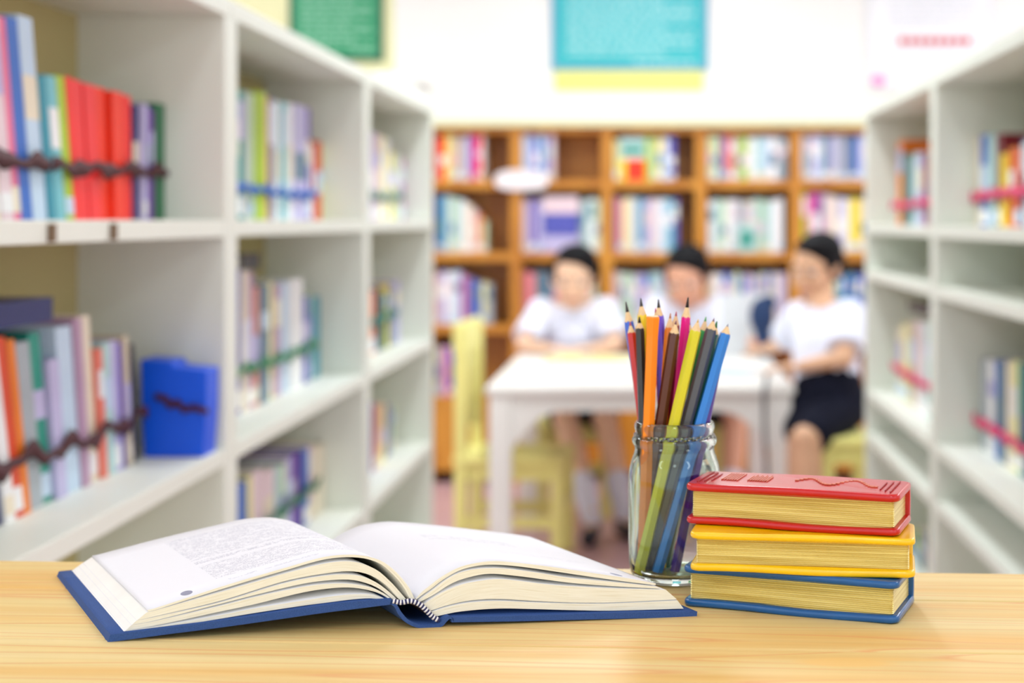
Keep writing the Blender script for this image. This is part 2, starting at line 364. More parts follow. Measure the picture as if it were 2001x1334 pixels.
# ------------------------------------------------------------------ three small gilt-edged books in a stack
def gilt_mat():
    m = bpy.data.materials.new('gilt_page_edges'); m.use_nodes = True; nt = m.node_tree; N = nt.nodes; L = nt.links; b = N['Principled BSDF']
    tc = N.new('ShaderNodeTexCoord'); mp = N.new('ShaderNodeMapping'); mp.inputs['Scale'].default_value = (9, 9, 900)
    n = N.new('ShaderNodeTexNoise'); n.inputs['Scale'].default_value = 1; n.inputs['Detail'].default_value = 3
    r = N.new('ShaderNodeValToRGB'); r.color_ramp.elements[0].position = .3; r.color_ramp.elements[1].position = .65
    r.color_ramp.elements[0].color = lin((208, 182, 92))+(1,); r.color_ramp.elements[1].color = lin((246, 230, 156))+(1,)
    L.new(tc.outputs['Object'], mp.inputs[0]); L.new(mp.outputs[0], n.inputs['Vector']); L.new(n.outputs['Fac'], r.inputs[0]); L.new(r.outputs[0], b.inputs['Base Color'])
    b.inputs['Roughness'].default_value = .30; b.inputs['Metallic'].default_value = .45
    return m
giltm = gilt_mat()
def rrect(x0, x1, y0, y1, r, z, n=5):
    pts = []
    for cx, cy, a0 in ((x1-r, y0+r, -90), (x1-r, y1-r, 0), (x0+r, y1-r, 90), (x0+r, y0+r, 180)):
        for k in range(n+1):
            a = math.radians(a0+90*k/n); pts.append(Vector((cx+r*math.cos(a), cy+r*math.sin(a), z)))
    return pts
def gilt_book(p0, ang, z0, Lx, Dy, t0, tb, t1, rgb, cname, label, hollow=0):
    """p0: front left corner, long fore edge along x, spine along the back"""
    e = empty('gilt_book', (p0.x, p0.y, z0), label, 'book', 'small gilt-edged books stacked on the desk'); e.rotation_euler = (0, 0, ang)
    cm = mat('glossy_'+cname+'_cover', rgb, .28, .06, 60, coat=.3)
    def board(za, zb):
        m = MB(); rg = []
        b = .0017
        def wavy(pts):
            return [p+Vector((0, .0005*math.sin(p.x*70+za*900), .0004*math.sin(p.x*55+za*500))) for p in pts]
        def rr(i, z):
            pts = rrect(i, Lx-i, i, Dy-i, .0055, z)
            out = []
            for a, c in zip(pts, pts[1:]+pts[:1]):      # subdivide long edges so the board can undulate
                nn = max(1, int((c-a).length/.008))
                out += [a.lerp(c, k/nn) for k in range(nn)]
            return wavy(out)
        k = min(b, (zb-za)/3)
        base = rr(0, za)
        def ins(i, z):
            c = Vector((Lx/2, Dy/2, 0)); out = []
            for p in base:
                q = Vector((p.x, p.y, 0)); d = q-c
                out.append(Vector((c.x+d.x*(1-i/(Lx/2)), c.y+d.y*(1-i/(Dy/2)), z+(p.z-za))))
            return out
        rg = [ins(k, za), ins(k*.3, za+k*.3), ins(0, za+k), ins(0, zb-k), ins(k*.3, zb-k*.3), ins(k, zb)]
        m.rings(rg)
        return m
    b1 = board(0, t0).build('back_board', cm, e, origin=(0,0,0), smooth=True)
    b2 = board(t0+tb, t0+tb+t1).build('front_board', cm, e, origin=(0,0,0), smooth=True)
    for b_ in (b1, b2):
        for p in b_.data.polygons:
            if len(p.vertices) > 8: p.use_smooth = False
    m = MB()      # rounded spine along the back, ends flush
    sec = []
    H = t0+tb+t1
    for k in range(9):
        a = k/8; z = .001+(H-.002)*a
        sec.append((Dy-.0005+.0018*math.sin(a*math.pi)-hollow*.0*a, z))
    ring = lambda x: [Vector((x, y, z)) for y, z in sec]+[Vector((x, y-.0032, z)) for y, z in sec[::-1]]
    xs = [0.001+(Lx-.002)*k/12 for k in range(13)]
    m.rings([ring(x) for x in xs]); m.build('spine', cm, e, origin=(0,0,0), smooth=False, bevel=.0006)
    m = MB(); nl = 15; rg = []       # ridged gilt block
    ins = .0035
    for k in range(nl*2+1):
        z = t0-.0003+(tb+.0006)*k/(nl*2); d = .00050 if k % 2 else 0
        rg.append(rrect(ins+d, Lx-ins-d, ins+d, Dy-.002, .0022, z))
    m.rings(rg); m.build('page_block', giltm, e, origin=(0,0,0), smooth=False)
    return e, cm
a0 = G(1331, 1186); a1 = G(1755, 1222)
def anchor(a1, Lx, ang): return Vector((a1.x-Lx*math.cos(ang), a1.y-Lx*math.sin(ang), a1.z))
BL, BA = (a1-a0).length, math.radians(-19.6)
gilt_book(anchor(a1, BL, BA), BA, DESK, BL, .058, .0045, .0160, .0044, (0, 88, 152), 'blue', 'small glossy blue book with gilt page edges, bottom of the stack')
z1 = DESK+.0250; a0 = G(1347, 1116, z1); a1 = G(1789, 1132, z1)
gilt_book(a0, math.atan2(a1.y-a0.y, a1.x-a0.x), z1, (a1-a0).length, .051, .0043, .0150, .0041, (255, 202, 0), 'yellow', 'small glossy yellow book with gilt page edges, middle of the stack')
z2 = z1+.0235; a0 = G(1330, 1029, z2); a1 = G(1757, 1050, z2)
LR = (a1-a0).length
RD = .051
e, cm = gilt_book(anchor(a1, LR, math.radians(-18)), math.radians(-18), z2, LR, RD, .0043, .0160, .0046, (198, 8, 12), 'red', 'small glossy red book with gilt page edges, top of the stack')
zt = .0043+.0160+.0046+.0003
tool = mat('dark_red_tooling', (166, 8, 20), .4)
for side_ in (0, 1):       # tooled lines at each end of the red cover
    m = MB()
    for k in range(3):
        d = .006+.0035*k; x = d if side_ == 0 else LR-d-.0006
        m.box(x, x+.0006, d, RD-d, zt-.0004, zt+.0002)
    m.build('tooled_lines', tool, e, origin=(0,0,0))
m = MB()
def goldstrip(x, y, w, h, M=None): m.box(x, x+w, y, y+h, zt-.0004, zt+.0002)
for k in range(7): goldstrip(.018+.0016*k, .018, .0008, .024)
for k in range(9): goldstrip(.034+.0015*k, .020, .0008, .016+.004*(k % 2))
for k in range(26):
    a = k*.45; x = .062+.002*k; y = .030+.009*math.sin(a)
    goldstrip(x, y-.0015, .0022, .003)
m.build('gilt_ornament', mat('faded_gilt', (210, 104, 70), .45), e, origin=(0,0,0))

# ------------------------------------------------------------------ jar
JC = Vector(((1318-CX)*.998/F, .998, DESK))
def jar_z(py): return DESK+(1127-py)*(.1026/307)
s_ = .1026/307
outer = [(1129,0),(1127,62),(1126,72),(1122,80),(1112,86),(1095,89),(1060,90),(960,90),(930,90),(912,88),(898,84),(884,79),(873,76),(867,79),(860,83),(853,83),(849,78),(846,75),(840,76),(835,78),(829,79),(824,77),(820,74)]
inner = [(820,70),(826,69),(850,69),(870,69),(884,71),(898,77),(912,82),(930,84),(960,84.5),(1060,84.5),(1095,83),(1106,78),(1112,68),(1113,40),(1112,0)]
prof = [(r*s_*1.0, DESK+.0003+max(0, (1127-y))*s_) for y, r in outer+inner]
m = MB(); n = 64; rg = []
for r, z in prof: rg.append([Vector((JC.x+max(r, 1e-5)*math.cos(2*math.pi*i/n), JC.y+max(r, 1e-5)*math.sin(2*math.pi*i/n), z)) for i in range(n)])
m.rings(rg, cap=False)
gl = bpy.data.materials.new('clear_jar_glass'); gl.use_nodes = True; b = gl.node_tree.nodes['Principled BSDF']
b.inputs['Transmission Weight'].default_value = 1; b.inputs['IOR'].default_value = 1.46; b.inputs['Roughness'].default_value = .0; b.inputs['Base Color'].default_value = (.86, .965, .91, 1)
jar = empty('glass_jar', (JC.x, JC.y, DESK), 'clear glass screw-neck jar full of coloured pencils on the desk', 'jar')
o = m.build('jar_body', gl, jar, smooth=True)
md = o.modifiers.new('s', 'SUBSURF'); md.levels = 1; md.render_levels = 1
m = MB()      # raised thread spiral round the neck
pts = [Vector((JC.x+.0257*math.cos(a), JC.y+.0257*math.sin(a), jar_z(846)+.0012*(a/6.28-1.5))) for a in [i*.2 for i in range(60)]]
for a, b_ in zip(pts, pts[1:]): m.tube(a, b_, .0009, .0009, 8)
m.build('screw_thread', gl, jar, smooth=True)

# ------------------------------------------------------------------ pencils
woodc = mat('sharpened_pencil_wood', (236, 202, 152), .6, .05, 400)
def pencil(cname, rgb, tip, ybody, mx, Dm, bx, Db, dia, lead, label, flat=False, by=1117):
    z0 = jar_z(1112)+.0006
    bot = P(bx, by, Db); bot.z = max(bot.z, z0+.001)
    bot.z = z0+.0012
    mouth = P(mx, 818, Dm)
    # direction from bottom through mouth, tip height set by the tip pixel
    d = mouth-bot
    k = 1.0
    for _ in range(30):
        q = bot+d*k; py = CY+(HC-q.z)*F/q.y; k += (py-tip)/1000.0*0.5*3
    T = bot+d*k; ln = (T-bot).length; ax = (T-bot).normalized()
    # cone length
    q = T; cl = abs(ybody-tip)*T.y/F/max(.5, ax.z)
    root = empty('pencil', bot, label, 'pencil', 'coloured pencils standing in the jar')
    qt = ax.to_track_quat('Z', 'Y') @ Quaternion((0, 0, 1), R.random()*1.0)
    r = dia/2
    def ring(z, rad, nn=24, hexy=True):
        out = []
        for i in range(nn):
            a = 2*math.pi*i/nn; f = 1.0
            if hexy:
                h = math.cos(math.pi/6)/math.cos(((a+math.pi/6) % (math.pi/3))-math.pi/6); f = .96*h+.04
            out.append(bot+qt @ Vector((rad*f*math.cos(a), rad*f*math.sin(a), z)))
        return out
    cmn = 'pencil_'+cname
    cm = mat(cmn, rgb, .32, coat=.3)
    m = MB()
    if flat:
        m.rings([ring(0, r*.93), ring(ln*.5, r*.96), ring(ln-.012, r), ring(ln-.004, r*1.08), ring(ln-.001, r*1.12), ring(ln, r*1.05)])
        m.build('barrel', cm, root, smooth=False)
        m = MB(); m.rings([ring(ln-.0002, r*.95), ring(ln+.0003, r*.9)]); m.build('wooden_end', woodc, root)
        return root
    def cut(dz, f):
        out = []
        for i in range(24):
            a = 2*math.pi*i/24; h = .96*math.cos(math.pi/6)/math.cos(((a+math.pi/6) % (math.pi/3))-math.pi/6)+.04
            out.append(bot+qt @ Vector((r*h*f*math.cos(a), r*h*f*math.sin(a), ln-cl*h*1.0-cl*.9*(h-.96)+dz)))
        return out
    m.rings([ring(0, r*.96), ring(.0006, r), cut(-.0004, 1.0), cut(0, .985)])
    m.build('barrel', cm, root, smooth=False)
    m = MB()
    lr = .0009 if lead[0] < 66 else .0006; lz = cl*(1-lr*1.6/r)
    m.rings([cut(-.0003, .975), ring(ln-cl+cl*.32, r*.66, hexy=False), ring(ln-cl+lz, lr*1.3, hexy=False)])
    m.build('wooden_tip', woodc, root, smooth=False)
    m = MB(); m.rings([ring(ln-cl+lz-.0002, lr*1.32, hexy=False), ring(ln-.0006, lr*.5, hexy=False), ring(ln, lr*.12, hexy=False)])
    m.build('lead', mat('lead_'+cname, lead, .5), root, smooth=True)
    return root
gph = (60, 60, 66)
PEN = [
 # name colour tipY bodyY mouthX D_m  botX D_b  dia lead label
 ('red', (208, 34, 30), 628, 654, 1254, .999, 1290, .990, .0060, (200, 90, 80), 'red pencil leaning out at the left rim of the jar'),
 ('blue_graphite', (60, 104, 214), 589, 636, 1257, 1.006, 1300, 1.001, .0066, gph, 'tall graphite pencil with blue barrel behind the red pencil'),
 ('black', (44, 38, 30), 618, 646, 1256, .991, 1266, .986, .0062, (30, 30, 30), 'black coloured pencil between the red and the orange pencils'),
 ('bright_yellow', (250, 214, 20), 582, 622, 1270, 1.000, 1292, .997, .0070, gph, 'tall sharp yellow pencil just behind the orange pencil'),
 ('orange', (255, 140, 0), 618, 640, 1268, .983, 1256, .989, .0084, gph, 'thick unsharpened orange pencil with a flat top'),
 ('violet', (112, 84, 220), 584, 623, 1297, 1.003, 1310, 1.006, .0066, gph, 'violet pencil with graphite tip right of the orange pencil'),
 ('pink', (230, 24, 96), 600, 636, 1296, 1.012, 1316, 1.014, .0066, (200, 60, 120), 'pink pencil showing in a sliver behind the violet pencil'),
 ('light_orange', (236, 130, 20), 611, 645, 1296, .996, 1276, 1.000, .0062, (200, 120, 40), 'narrow orange pencil behind the brown pencil'),
 ('burgundy', (150, 20, 50), 608, 640, 1306, 1.004, 1285, 1.010, .0066, (190, 30, 60), 'burgundy pencil with dark red tip behind the brown pencil'),
 ('brown', (88, 40, 30), 626, 655, 1292, .984, 1247, .994, .0073, (120, 70, 90), 'dark brown pencil in front, left of the yellow-green pencil'),
 ('magenta', (232, 6, 140), 580, 627, 1320, .996, 1290, 1.004, .0066, (30, 30, 34), 'magenta pencil with long sharp black tip'),
 ('indigo', (60, 40, 170), 622, 650, 1328, 1.006, 1300, 1.012, .0066, (50, 40, 140), 'indigo pencil peeping out behind the magenta pencil'),
 ('lime_yellow', (222, 214, 40), 623, 650, 1320, .981, 1251, .985, .0076, (224, 180, 90), 'yellow-green pencil crossing the front of the jar diagonally'),
 ('light_green', (60, 170, 90), 618, 650, 1343, .998, 1290, 1.003, .0064, (70, 170, 70), 'green pencil with bright green tip behind the grey pencil'),
 ('grey', (78, 80, 86), 621, 647, 1344, .986, 1266, .990, .0074, (130, 90, 100), 'dark grey pencil right of the yellow-green pencil'),
 ('dark_green', (0, 104, 84), 627, 657, 1361, .996, 1300, .999, .0066, (40, 120, 60), 'dark green pencil squeezed between grey and blue pencils'),
 ('blue', (30, 130, 220), 632, 655, 1370, .986, 1284, .984, .0074, (150, 150, 170), 'bright blue pencil leaning right at the jar rim'),
 ('purple', (84, 44, 150), 655, 685, 1380, .995, 1319, .985, .0066, (80, 40, 140), 'purple pencil almost hidden behind the bright blue pencil'),
]
for p in PEN: pencil(*p, flat=(p[0] == 'orange'))

# ------------------------------------------------------------------ library books
PAL = {'cream': (240, 228, 204), 'pale pink': (238, 214, 220), 'pink': (236, 120, 160), 'blue': (52, 110, 200), 'pale blue': (200, 222, 242),
 'teal': (48, 150, 172), 'aqua': (120, 196, 206), 'yellow-green': (176, 204, 40), 'red': (255, 32, 26), 'rose red': (255, 48, 52), 'orange red': (252, 52, 18),
 'navy': (34, 44, 104), 'lavender': (196, 190, 228), 'purple': (112, 50, 140), 'dark green': (20, 110, 66), 'white': (244, 244, 244), 'grey': (170, 180, 186),
 'vermilion': (224, 74, 30), 'orange': (240, 130, 30), 'sea green': (30, 150, 130), 'beige': (214, 200, 172), 'coral': (240, 130, 110), 'pale teal': (184, 220, 216),
 'black': (36, 34, 42), 'indigo': (86, 92, 184), 'mauve': (186, 150, 178), 'salmon': (226, 150, 124), 'pale yellow': (244, 238, 168), 'yellow': (248, 222, 60),
 'magenta': (196, 60, 160), 'maroon': (130, 20, 40), 'dark brown': (60, 34, 28), 'pale green': (206, 226, 190), 'violet': (96, 60, 176), 'slate': (96, 128, 150), 'brown': (140, 84, 50)}
def bm_(c): return mat('book_'+c.replace(' ', '_').replace('-', '_'), PAL[c], .45, .04, 20)
pgm = mat('book_paper', (238, 232, 214), .8)
ORD = ['first','second','third','fourth','fifth','sixth','seventh','eighth','ninth','tenth','eleventh','twelfth','thirteenth','fourteenth','fifteenth','sixteenth','seventeenth','eighteenth','nineteenth','twentieth']
def ordn(i): return ORD[i] if i < 20 else 'twenty-'+ORD[i-20]
def frame_book(root_origin, A, lean, t, h, d, col, label, cat_group, fine=True, band=None, tagc=None):
    """A: function local(x across thickness, y into the shelf, z) -> world"""
    cm = bm_(col); mats = [cm, pgm]
    if band: mats.append(bm_(band))
    if tagc: mats.append(bm_(tagc))
    c = min(.0025, t*.16)
    def bx(mb, x0, x1, y0, y1, z0, z1, mi=0):
        p = []
        for z in (z0, z1):
            for x, y in ((x0, y0), (x1, y0), (x1, y1), (x0, y1)): p.append(A(x-lean*z, y, z))
        mb.hexa(p, mi)
    m = MB()
    if fine:
        bx(m, 0, t, 0, c, 0, h); bx(m, 0, c, c, d, 0, h); bx(m, t-c, t, c, d, 0, h)
    else:
        bx(m, 0, t, 0, d, 0, h); bx(m, c, t-c, c, d-c, h-.001, h+.0004, 1)
    if band:
        z0 = h*R.choice((.35, .5, .62)); bx(m, c*.3, t-c*.3, -.0006, 0, z0, z0+h*R.uniform(.15, .33), 2)
    if tagc:
        bx(m, c*.3, t-c*.3, -.0007, 0, h*.04, h*.04+R.uniform(.02, .035), len(mats)-1)
    o = m.build('library_book', mats, origin=root_origin)
    tag(o, label, 'book', cat_group)
    if fine:
        m = MB(); bx(m, c, t-c, c, d-.003, .003, h-.003); m.build('page_block', pgm, o)
    return o
def side_row(side, X, zs, spec, where, group, depth=.115, fine=True, ylim=None, vis=(-10, 2001)):
    """spec: (px_left, px_right, top_px_y, colour, lean) measured along the line of spines"""
    lo, hi = vis
    spec = [s for s in spec if s[1] > lo and s[0] < hi]
    for i, s in enumerate(spec):
        a, b, top, col = s[:4]; lean = s[4] if len(s) > 4 else 0
        Xs = s[5] if len(s) > 5 else X
        D1, D2 = abs(Xs*F/(a-CX)), abs(Xs*F/(b-CX))
        if D1 > D2: D1, D2 = D2, D1
        if ylim: D1, D2 = max(D1, ylim[0]), min(D2, ylim[1])
        g = .0007; D1 += g; D2 -= g
        if D2-D1 < .003: continue
        Dm = (D1+D2)/2
        h = HC-(top-CY)*(Dm-lean*.1)/F-zs
        jit = R.uniform(0, .008)
        sg = -1 if side == 'left' else 1
        x0 = sg*(abs(Xs)+jit)
        def A(x, y, z, x0=x0, D1=D1, sg=sg): return Vector((x0+sg*y, D1+x, zs+z))
        org = Vector((x0, D1, zs))
        band = R.choice([None, None, None, None, 'white', 'cream', 'slate', 'pale blue', 'lavender']) if h > .1 and D2-D1 > .008 else None
        if band == col or ('red' in col or col in ('red', 'rose red', 'orange red', 'dark green')): band = None
        tg = R.choice([None, 'white', 'white', 'pale blue', 'cream']) if R.random() < .45 else None
        if tg == col or 'red' in col or col in ('dark green', 'purple', 'navy'): tg = None
        order = ordn(i) if side == 'left' else ordn(i)
        frame_book(org, A, lean, D2-D1, h, depth, col, '%s book, %s from %s, %s' % (col, order, 'the left' if side == 'left' else 'the left', where), group, fine, band, tg)

def ribbon(side, X, z, D0, D1, rgb, cname, label, amp=.004, wd=.017):
    n = 110; m = MB(); rr = random.Random(hash(cname+str(int(z*100))) % 1000 if False else int(abs(z)*1000)+int(D0*10))
    ph = [rr.uniform(0, 6.28) for _ in range(4)]
    prev = None
    sg = -1 if side == 'left' else 1
    for k in range(n+1):
        D = D0+(D1-D0)*k/n
        zz = z+amp*math.sin(D*9+ph[0])*.6+amp*.8*math.sin(D*47+ph[1])+amp*.5*math.sin(D*101+ph[2])
        w_ = wd*(1+.4*math.sin(D*60+ph[2]))/2
        xx = sg*(X-.004-.003*abs(math.sin(D*26+ph[3])))
        ring = [Vector((xx, D, zz-w_)), Vector((xx-sg*.0012, D, zz)), Vector((xx, D, zz+w_)), Vector((xx+sg*.0012, D, zz))]
        if prev is None: rg = []
        rg.append(ring); prev = ring
    m.rings(rg)
    o = m.build('ribbon', mat('ribbon_'+cname, rgb, .7), origin=(sg*X, (D0+D1)/2, z), smooth=True)
    tag(o, label, 'ribbon')
    return o

# ---- white bookcase units
def unit(side, Y0, Y1, levels, top, label, dep=.24, backx=None, X0=.66):
    sg = -1 if side == 'left' else 1
    x0, x1 = sg*X0, sg*(X0+dep)
    e = empty('white_bookcase', ((x0+x1)/2, (Y0+Y1)/2, 0), label, 'bookcase', 'white bookcases lining the aisle')
    p = .034; g = .0008
    for a in (Y0+g, Y1-p-g):
        m = MB(); m.box(x0, x1, a, a+p, 0, HC+top-.03); m.build('side_panel', paint, e, bevel=.002)
    m = MB(); m.box(x0, x1, Y0+g, Y1-g, HC+top-.03, HC+top); m.build('top_panel', paint, e, bevel=.002)
    for z in levels:
        m = MB(); m.box(x0+sg*.001, x1-sg*.012, Y0+g+p, Y1-g-p, HC+z-.026, HC+z); m.build('shelf_board', paint, e, bevel=.0015)
    m = MB(); m.box(x1-sg*.012, x1, Y0+g+p, Y1-g-p, .0, HC+top-.03); m.build('back_panel', backm, e)
    m = MB(); m.box(x0+sg*.01, x0+sg*.03, Y0+g+p, Y1-g-p, 0, .043); m.build('plinth', paint, e)
    return e
LV = [0, -.353, -.66, -.93, -1.166]
UA = unit('left', 1.27, 2.406, LV, .346, 'nearest white bookcase on the left, holding the red books')
UB = unit('left', 2.407, 3.555, LV, .346, 'middle white bookcase on the left, blue ribbon round its top books')
UC = unit('left', 3.556, 4.62, LV, .346, 'farthest white bookcase on the left, beside the brown bookcase')
RV = [-.015, -.155, -.522, -.655, -.95, -1.166]
unit('right', 3.616, 4.77, RV, .345, 'farther white bookcase on the right, behind the stack of small books', dep=.27)
unit('right', 2.46, 3.615, RV, .345, 'nearer white bookcase on the right, cut by the photo edge', dep=.27)
# brown notches of the label holder along the front edge of the near shelf
for px in (98, 219):
    D = .66*F/(CX-px)
    m = MB(); m.box(-.6605, -.655, D-.006, D+.006, HC-.024, HC-.004)
    m.build('shelf_clip', mat('clip_brown', (120, 96, 70), .6), UA)

GL = 'books on the left white bookcases'
nA = 'upper shelf of the nearest left white bookcase'
side_row('left', .75, HC, [
 (-230,-190,30,'cream',.2),(-190,-140,60,'pale blue',.2),(-140,-96,40,'grey',.2),(-96,-60,30,'cream',.2),(-60,-30,44,'pale green',.2),(-30,10,30,'cream',.2),(10,34,34,'pale pink',.2),(34,50,38,'pink',.2),(50,72,40,'blue',.2),(72,100,38,'pale blue',.2),
 (100,114,150,'teal',.2),(114,133,150,'aqua',.2),(133,150,150,'yellow-green',.2),(150,163,152,'red',.18),(163,184,158,'rose red',.17),(184,206,166,'rose red',.15),
 (206,226,172,'orange red',.12),(226,247,180,'orange red',.08),(247,269,186,'red',.04),(269,280,205,'navy',0),(280,290,203,'lavender',0),(290,297,208,'violet',0),(297,306,215,'purple',0),(306,326,203,'dark green',0)],
 nA, GL, ylim=(1.31, 2.368))
side_row('left', .75, HC-.353, [
 (-260,-215,650,'beige',.25),(-215,-170,640,'navy',.25),(-170,-120,652,'cream',.25),(-120,-80,655,'sea green',.25),(-80,-45,660,'grey',.25),(-45,-12,655,'pale blue',.25),(-12,14,655,'navy',.26),(14,34,650,'white',.26),(34,52,655,'vermilion',.26),(52,66,660,'orange',.24),(66,92,665,'grey',.22),(92,114,648,'sea green',.2),(114,134,700,'lavender',.18),
 (134,164,636,'pale blue',.17),(164,180,620,'mauve',.16),(180,203,615,'cream',.15),(203,214,680,'coral',.14),(214,228,668,'pale teal',.14),(228,243,664,'lavender',.13),(243,252,668,'violet',.12),(252,263,655,'beige',.12),(263,276,672,'black',.1)],
 'middle shelf of the nearest left white bookcase', GL, ylim=(1.31, 2.27))
b = frame_book(Vector((-.75, 1.64, HC-.126)), lambda x, y, z: Vector((-.75-y, 1.64+z, HC-.126+x)), 0, .03, .28, .11, 'navy', 'navy book lying flat on top of the middle row, far left', GL, True)
# blue magazine file with stepped top
m = MB(); Dn = 2.285; Df = 2.35
outl = [(281,876),(397,876),(403,800),(404,724),(341,717),(335,706),(274,702),(276,800)]
fr_o = [P(x, y, Dn) for x, y in outl]; zmin = min(p.z for p in fr_o)
for p in fr_o: p.z = max(p.z, HC-.353) if p.z < HC-.34 else p.z
fr_o[0].z = fr_o[1].z = HC-.3528
bk = [p+Vector((0, Df-Dn, 0)) for p in fr_o]
m.rings([fr_o, bk])
bf = m.build('magazine_file', mat('blue_plastic', (0, 90, 235), .4, .03, 10), origin=(-.73, Dn, HC-.353), bevel=.002)
tag(bf, 'bright blue magazine file with a stepped top on the left bookcase', 'magazine file')
m = MB()
pp = [P(x, y, Dn-.004) for x, y in ((308,775),(322,778),(333,792),(345,786),(360,800),(378,796),(402,803))]
for a, b_ in zip(pp, pp[1:]): m.cap(a, b_, .0055, .0045, 8)
tag(m.build('ribbon', mat('ribbon_brown', (72, 22, 30), .7), origin=pp[0], smooth=True), 'dark brown ribbon scrap hanging across the blue magazine file', 'ribbon')
BR = (72, 22, 30)
ribbon('left', .75, HC+.069, 1.33, 1.90, BR, 'brown', 'dark brown ribbon across the pale books, upper shelf, far left')
ribbon('left', .75, HC+.070, 1.905, 2.365, BR, 'brown', 'dark brown ribbon across the spines of the red books')
ribbon('left', .75, HC-.285, 1.33, 2.26, BR, 'brown', 'dark brown ribbon running to the blue magazine file', amp=.008)

side_row('left', .75, HC, [
 (380,420,190,'pale blue',0),(420,448,185,'cream',0),(448,468,178,'teal',0),(468,480,176,'sea green',0),(480,492,178,'grey',0),(492,503,182,'pale green',0),(503,521,180,'yellow-green',0),(521,529,188,'coral',0),(529,543,190,'slate',0),(543,555,198,'white',0),(555,563,200,'aqua',0),(563,576,202,'white',0),(576,600,206,'lavender',0),(600,607,212,'violet',0),(607,617,282,'white',0),(617,628,276,'vermilion',0),(628,640,280,'pale yellow',0)],
 'upper shelf of the middle left white bookcase', GL, ylim=(2.445, 3.517), vis=(452, 2001))
side_row('left', .75, HC-.353, [
 (380,420,520,'mauve',0),(420,444,522,'cream',0),(444,460,524,'slate',0),(460,474,526,'indigo',0),(474,486,528,'cream',0),(486,498,532,'mauve',0),(498,510,560,'salmon',0),(510,526,556,'slate',0),(526,540,552,'pale yellow',0),(540,553,556,'mauve',0),(553,568,552,'pale blue',0),(568,592,545,'white',0),(592,608,580,'indigo',0),(608,616,574,'pale green',0),(616,628,580,'teal',0)],
 'middle shelf of the middle left white bookcase', GL, ylim=(2.445, 3.517), vis=(452, 2001))
side_row('left', .75, HC-.66, [
 (380,420,935,'beige',0),(420,445,930,'cream',0),(445,466,940,'violet',0),(466,487,944,'blue',.1),(487,497,930,'pale yellow',.05),(497,520,920,'pale pink',0),(520,541,918,'pale pink',0),(541,552,912,'pale teal',0),(552,562,908,'pale green',0),(562,573,895,'lavender',0),(573,583,886,'violet',0),(583,593,884,'purple',0),(593,603,876,'blue',0),(603,615,872,'pale pink',0),(615,638,870,'cream',0)],
 'lower shelf of the middle left white bookcase', GL, ylim=(2.445, 3.517), vis=(452, 2001))
frame_book(Vector((-.77, 2.75, HC-.44)), lambda x, y, z: Vector((-.77-y, 2.75+z, HC-.44+x)), 0, .025, .36, .09, 'dark brown', 'dark brown book lying flat on the lower row of middle bookcase', GL, True)
frame_book(Vector((-.77, 2.80, HC-.095)), lambda x, y, z: Vector((-.77-y, 2.88+z, HC-.095+x)), 0, .03, .13, .09, 'black', 'small black book lying on top of pale middle row books', GL, True)
ribbon('left', .75, HC+.056, 2.46, 3.40, (10, 90, 180), 'blue', 'bright blue ribbon across the books on the middle left bookcase', wd=.016)
ribbon('left', .75, HC-.275, 2.46, 3.42, (60, 130, 90), 'green', 'green ribbon across the pale books below the blue ribbon', wd=.018)
ribbon('left', .75, HC-.585, 2.46, 3.45, (70, 130, 100), 'sea_green', 'green ribbon across the books just above the open book', wd=.018)
side_row('left', .735, HC, [
 (640,672,240,'cream',0),(672,700,245,'white',0),(700,722,250,'mauve',0),(722,733,256,'lavender',0),(733,744,262,'pale pink',0),(744,754,268,'pale yellow',0),(754,763,272,'white',0),(763,772,296,'yellow',0),(772,781,298,'pale green',0),(781,786,305,'white',0),(786,792,312,'magenta',0),(792,796,330,'yellow',0)],
 'upper shelf of the farthest left white bookcase', GL, fine=False, vis=(716, 2001), ylim=(3.595, 4.56))
side_row('left', .735, HC-.353, [
 (640,680,560,'white',0),(680,705,560,'slate',0),(705,722,560,'cream',0),(722,737,568,'orange',0),(737,746,560,'navy',0),(746,756,572,'dark green',0),(756,764,556,'yellow',0),(764,773,565,'slate',0),(773,782,548,'lavender',0)],
 'middle shelf of the farthest left white bookcase', GL, fine=False, vis=(716, 2001), ylim=(3.595, 4.56))
side_row('left', .735, HC-.66, [
 (640,680,800,'cream',0),(680,705,795,'mauve',0),(705,718,790,'blue',0),(718,730,788,'indigo',0),(730,742,790,'salmon',-.1),(742,752,792,'pale yellow',-.1),(752,760,790,'purple',-.12),(760,768,792,'slate',-.14),(768,776,790,'pale green',-.16),(776,784,790,'teal',-.18),(784,792,790,'cream',-.2)],
 'lower shelf of the farthest left white bookcase', GL, fine=False, vis=(716, 2001), ylim=(3.595, 4.4))
ribbon('left', .735, HC+.066, 3.62, 4.52, (110, 140, 130), 'grey_green', 'grey-green ribbon across the far bookcase upper books', wd=.02)
ribbon('left', .735, HC-.265, 3.62, 4.40, (50, 120, 110), 'teal', 'teal ribbon across the books beside the orange spine', wd=.02)
# white box on top
o = MB(); o.box(-.86, -.665, 4.33, 4.60, HC+.346, HC+.346+.064)
o.box(-.868, -.657, 4.322, 4.608, HC+.346+.045, HC+.346+.069)
tag(o.build('storage_box', mat('white_card', (240, 240, 234), .7), origin=(-.76, 4.46, HC+.346), bevel=.002), 'white lidded box on top of the farthest left bookcase', 'box')

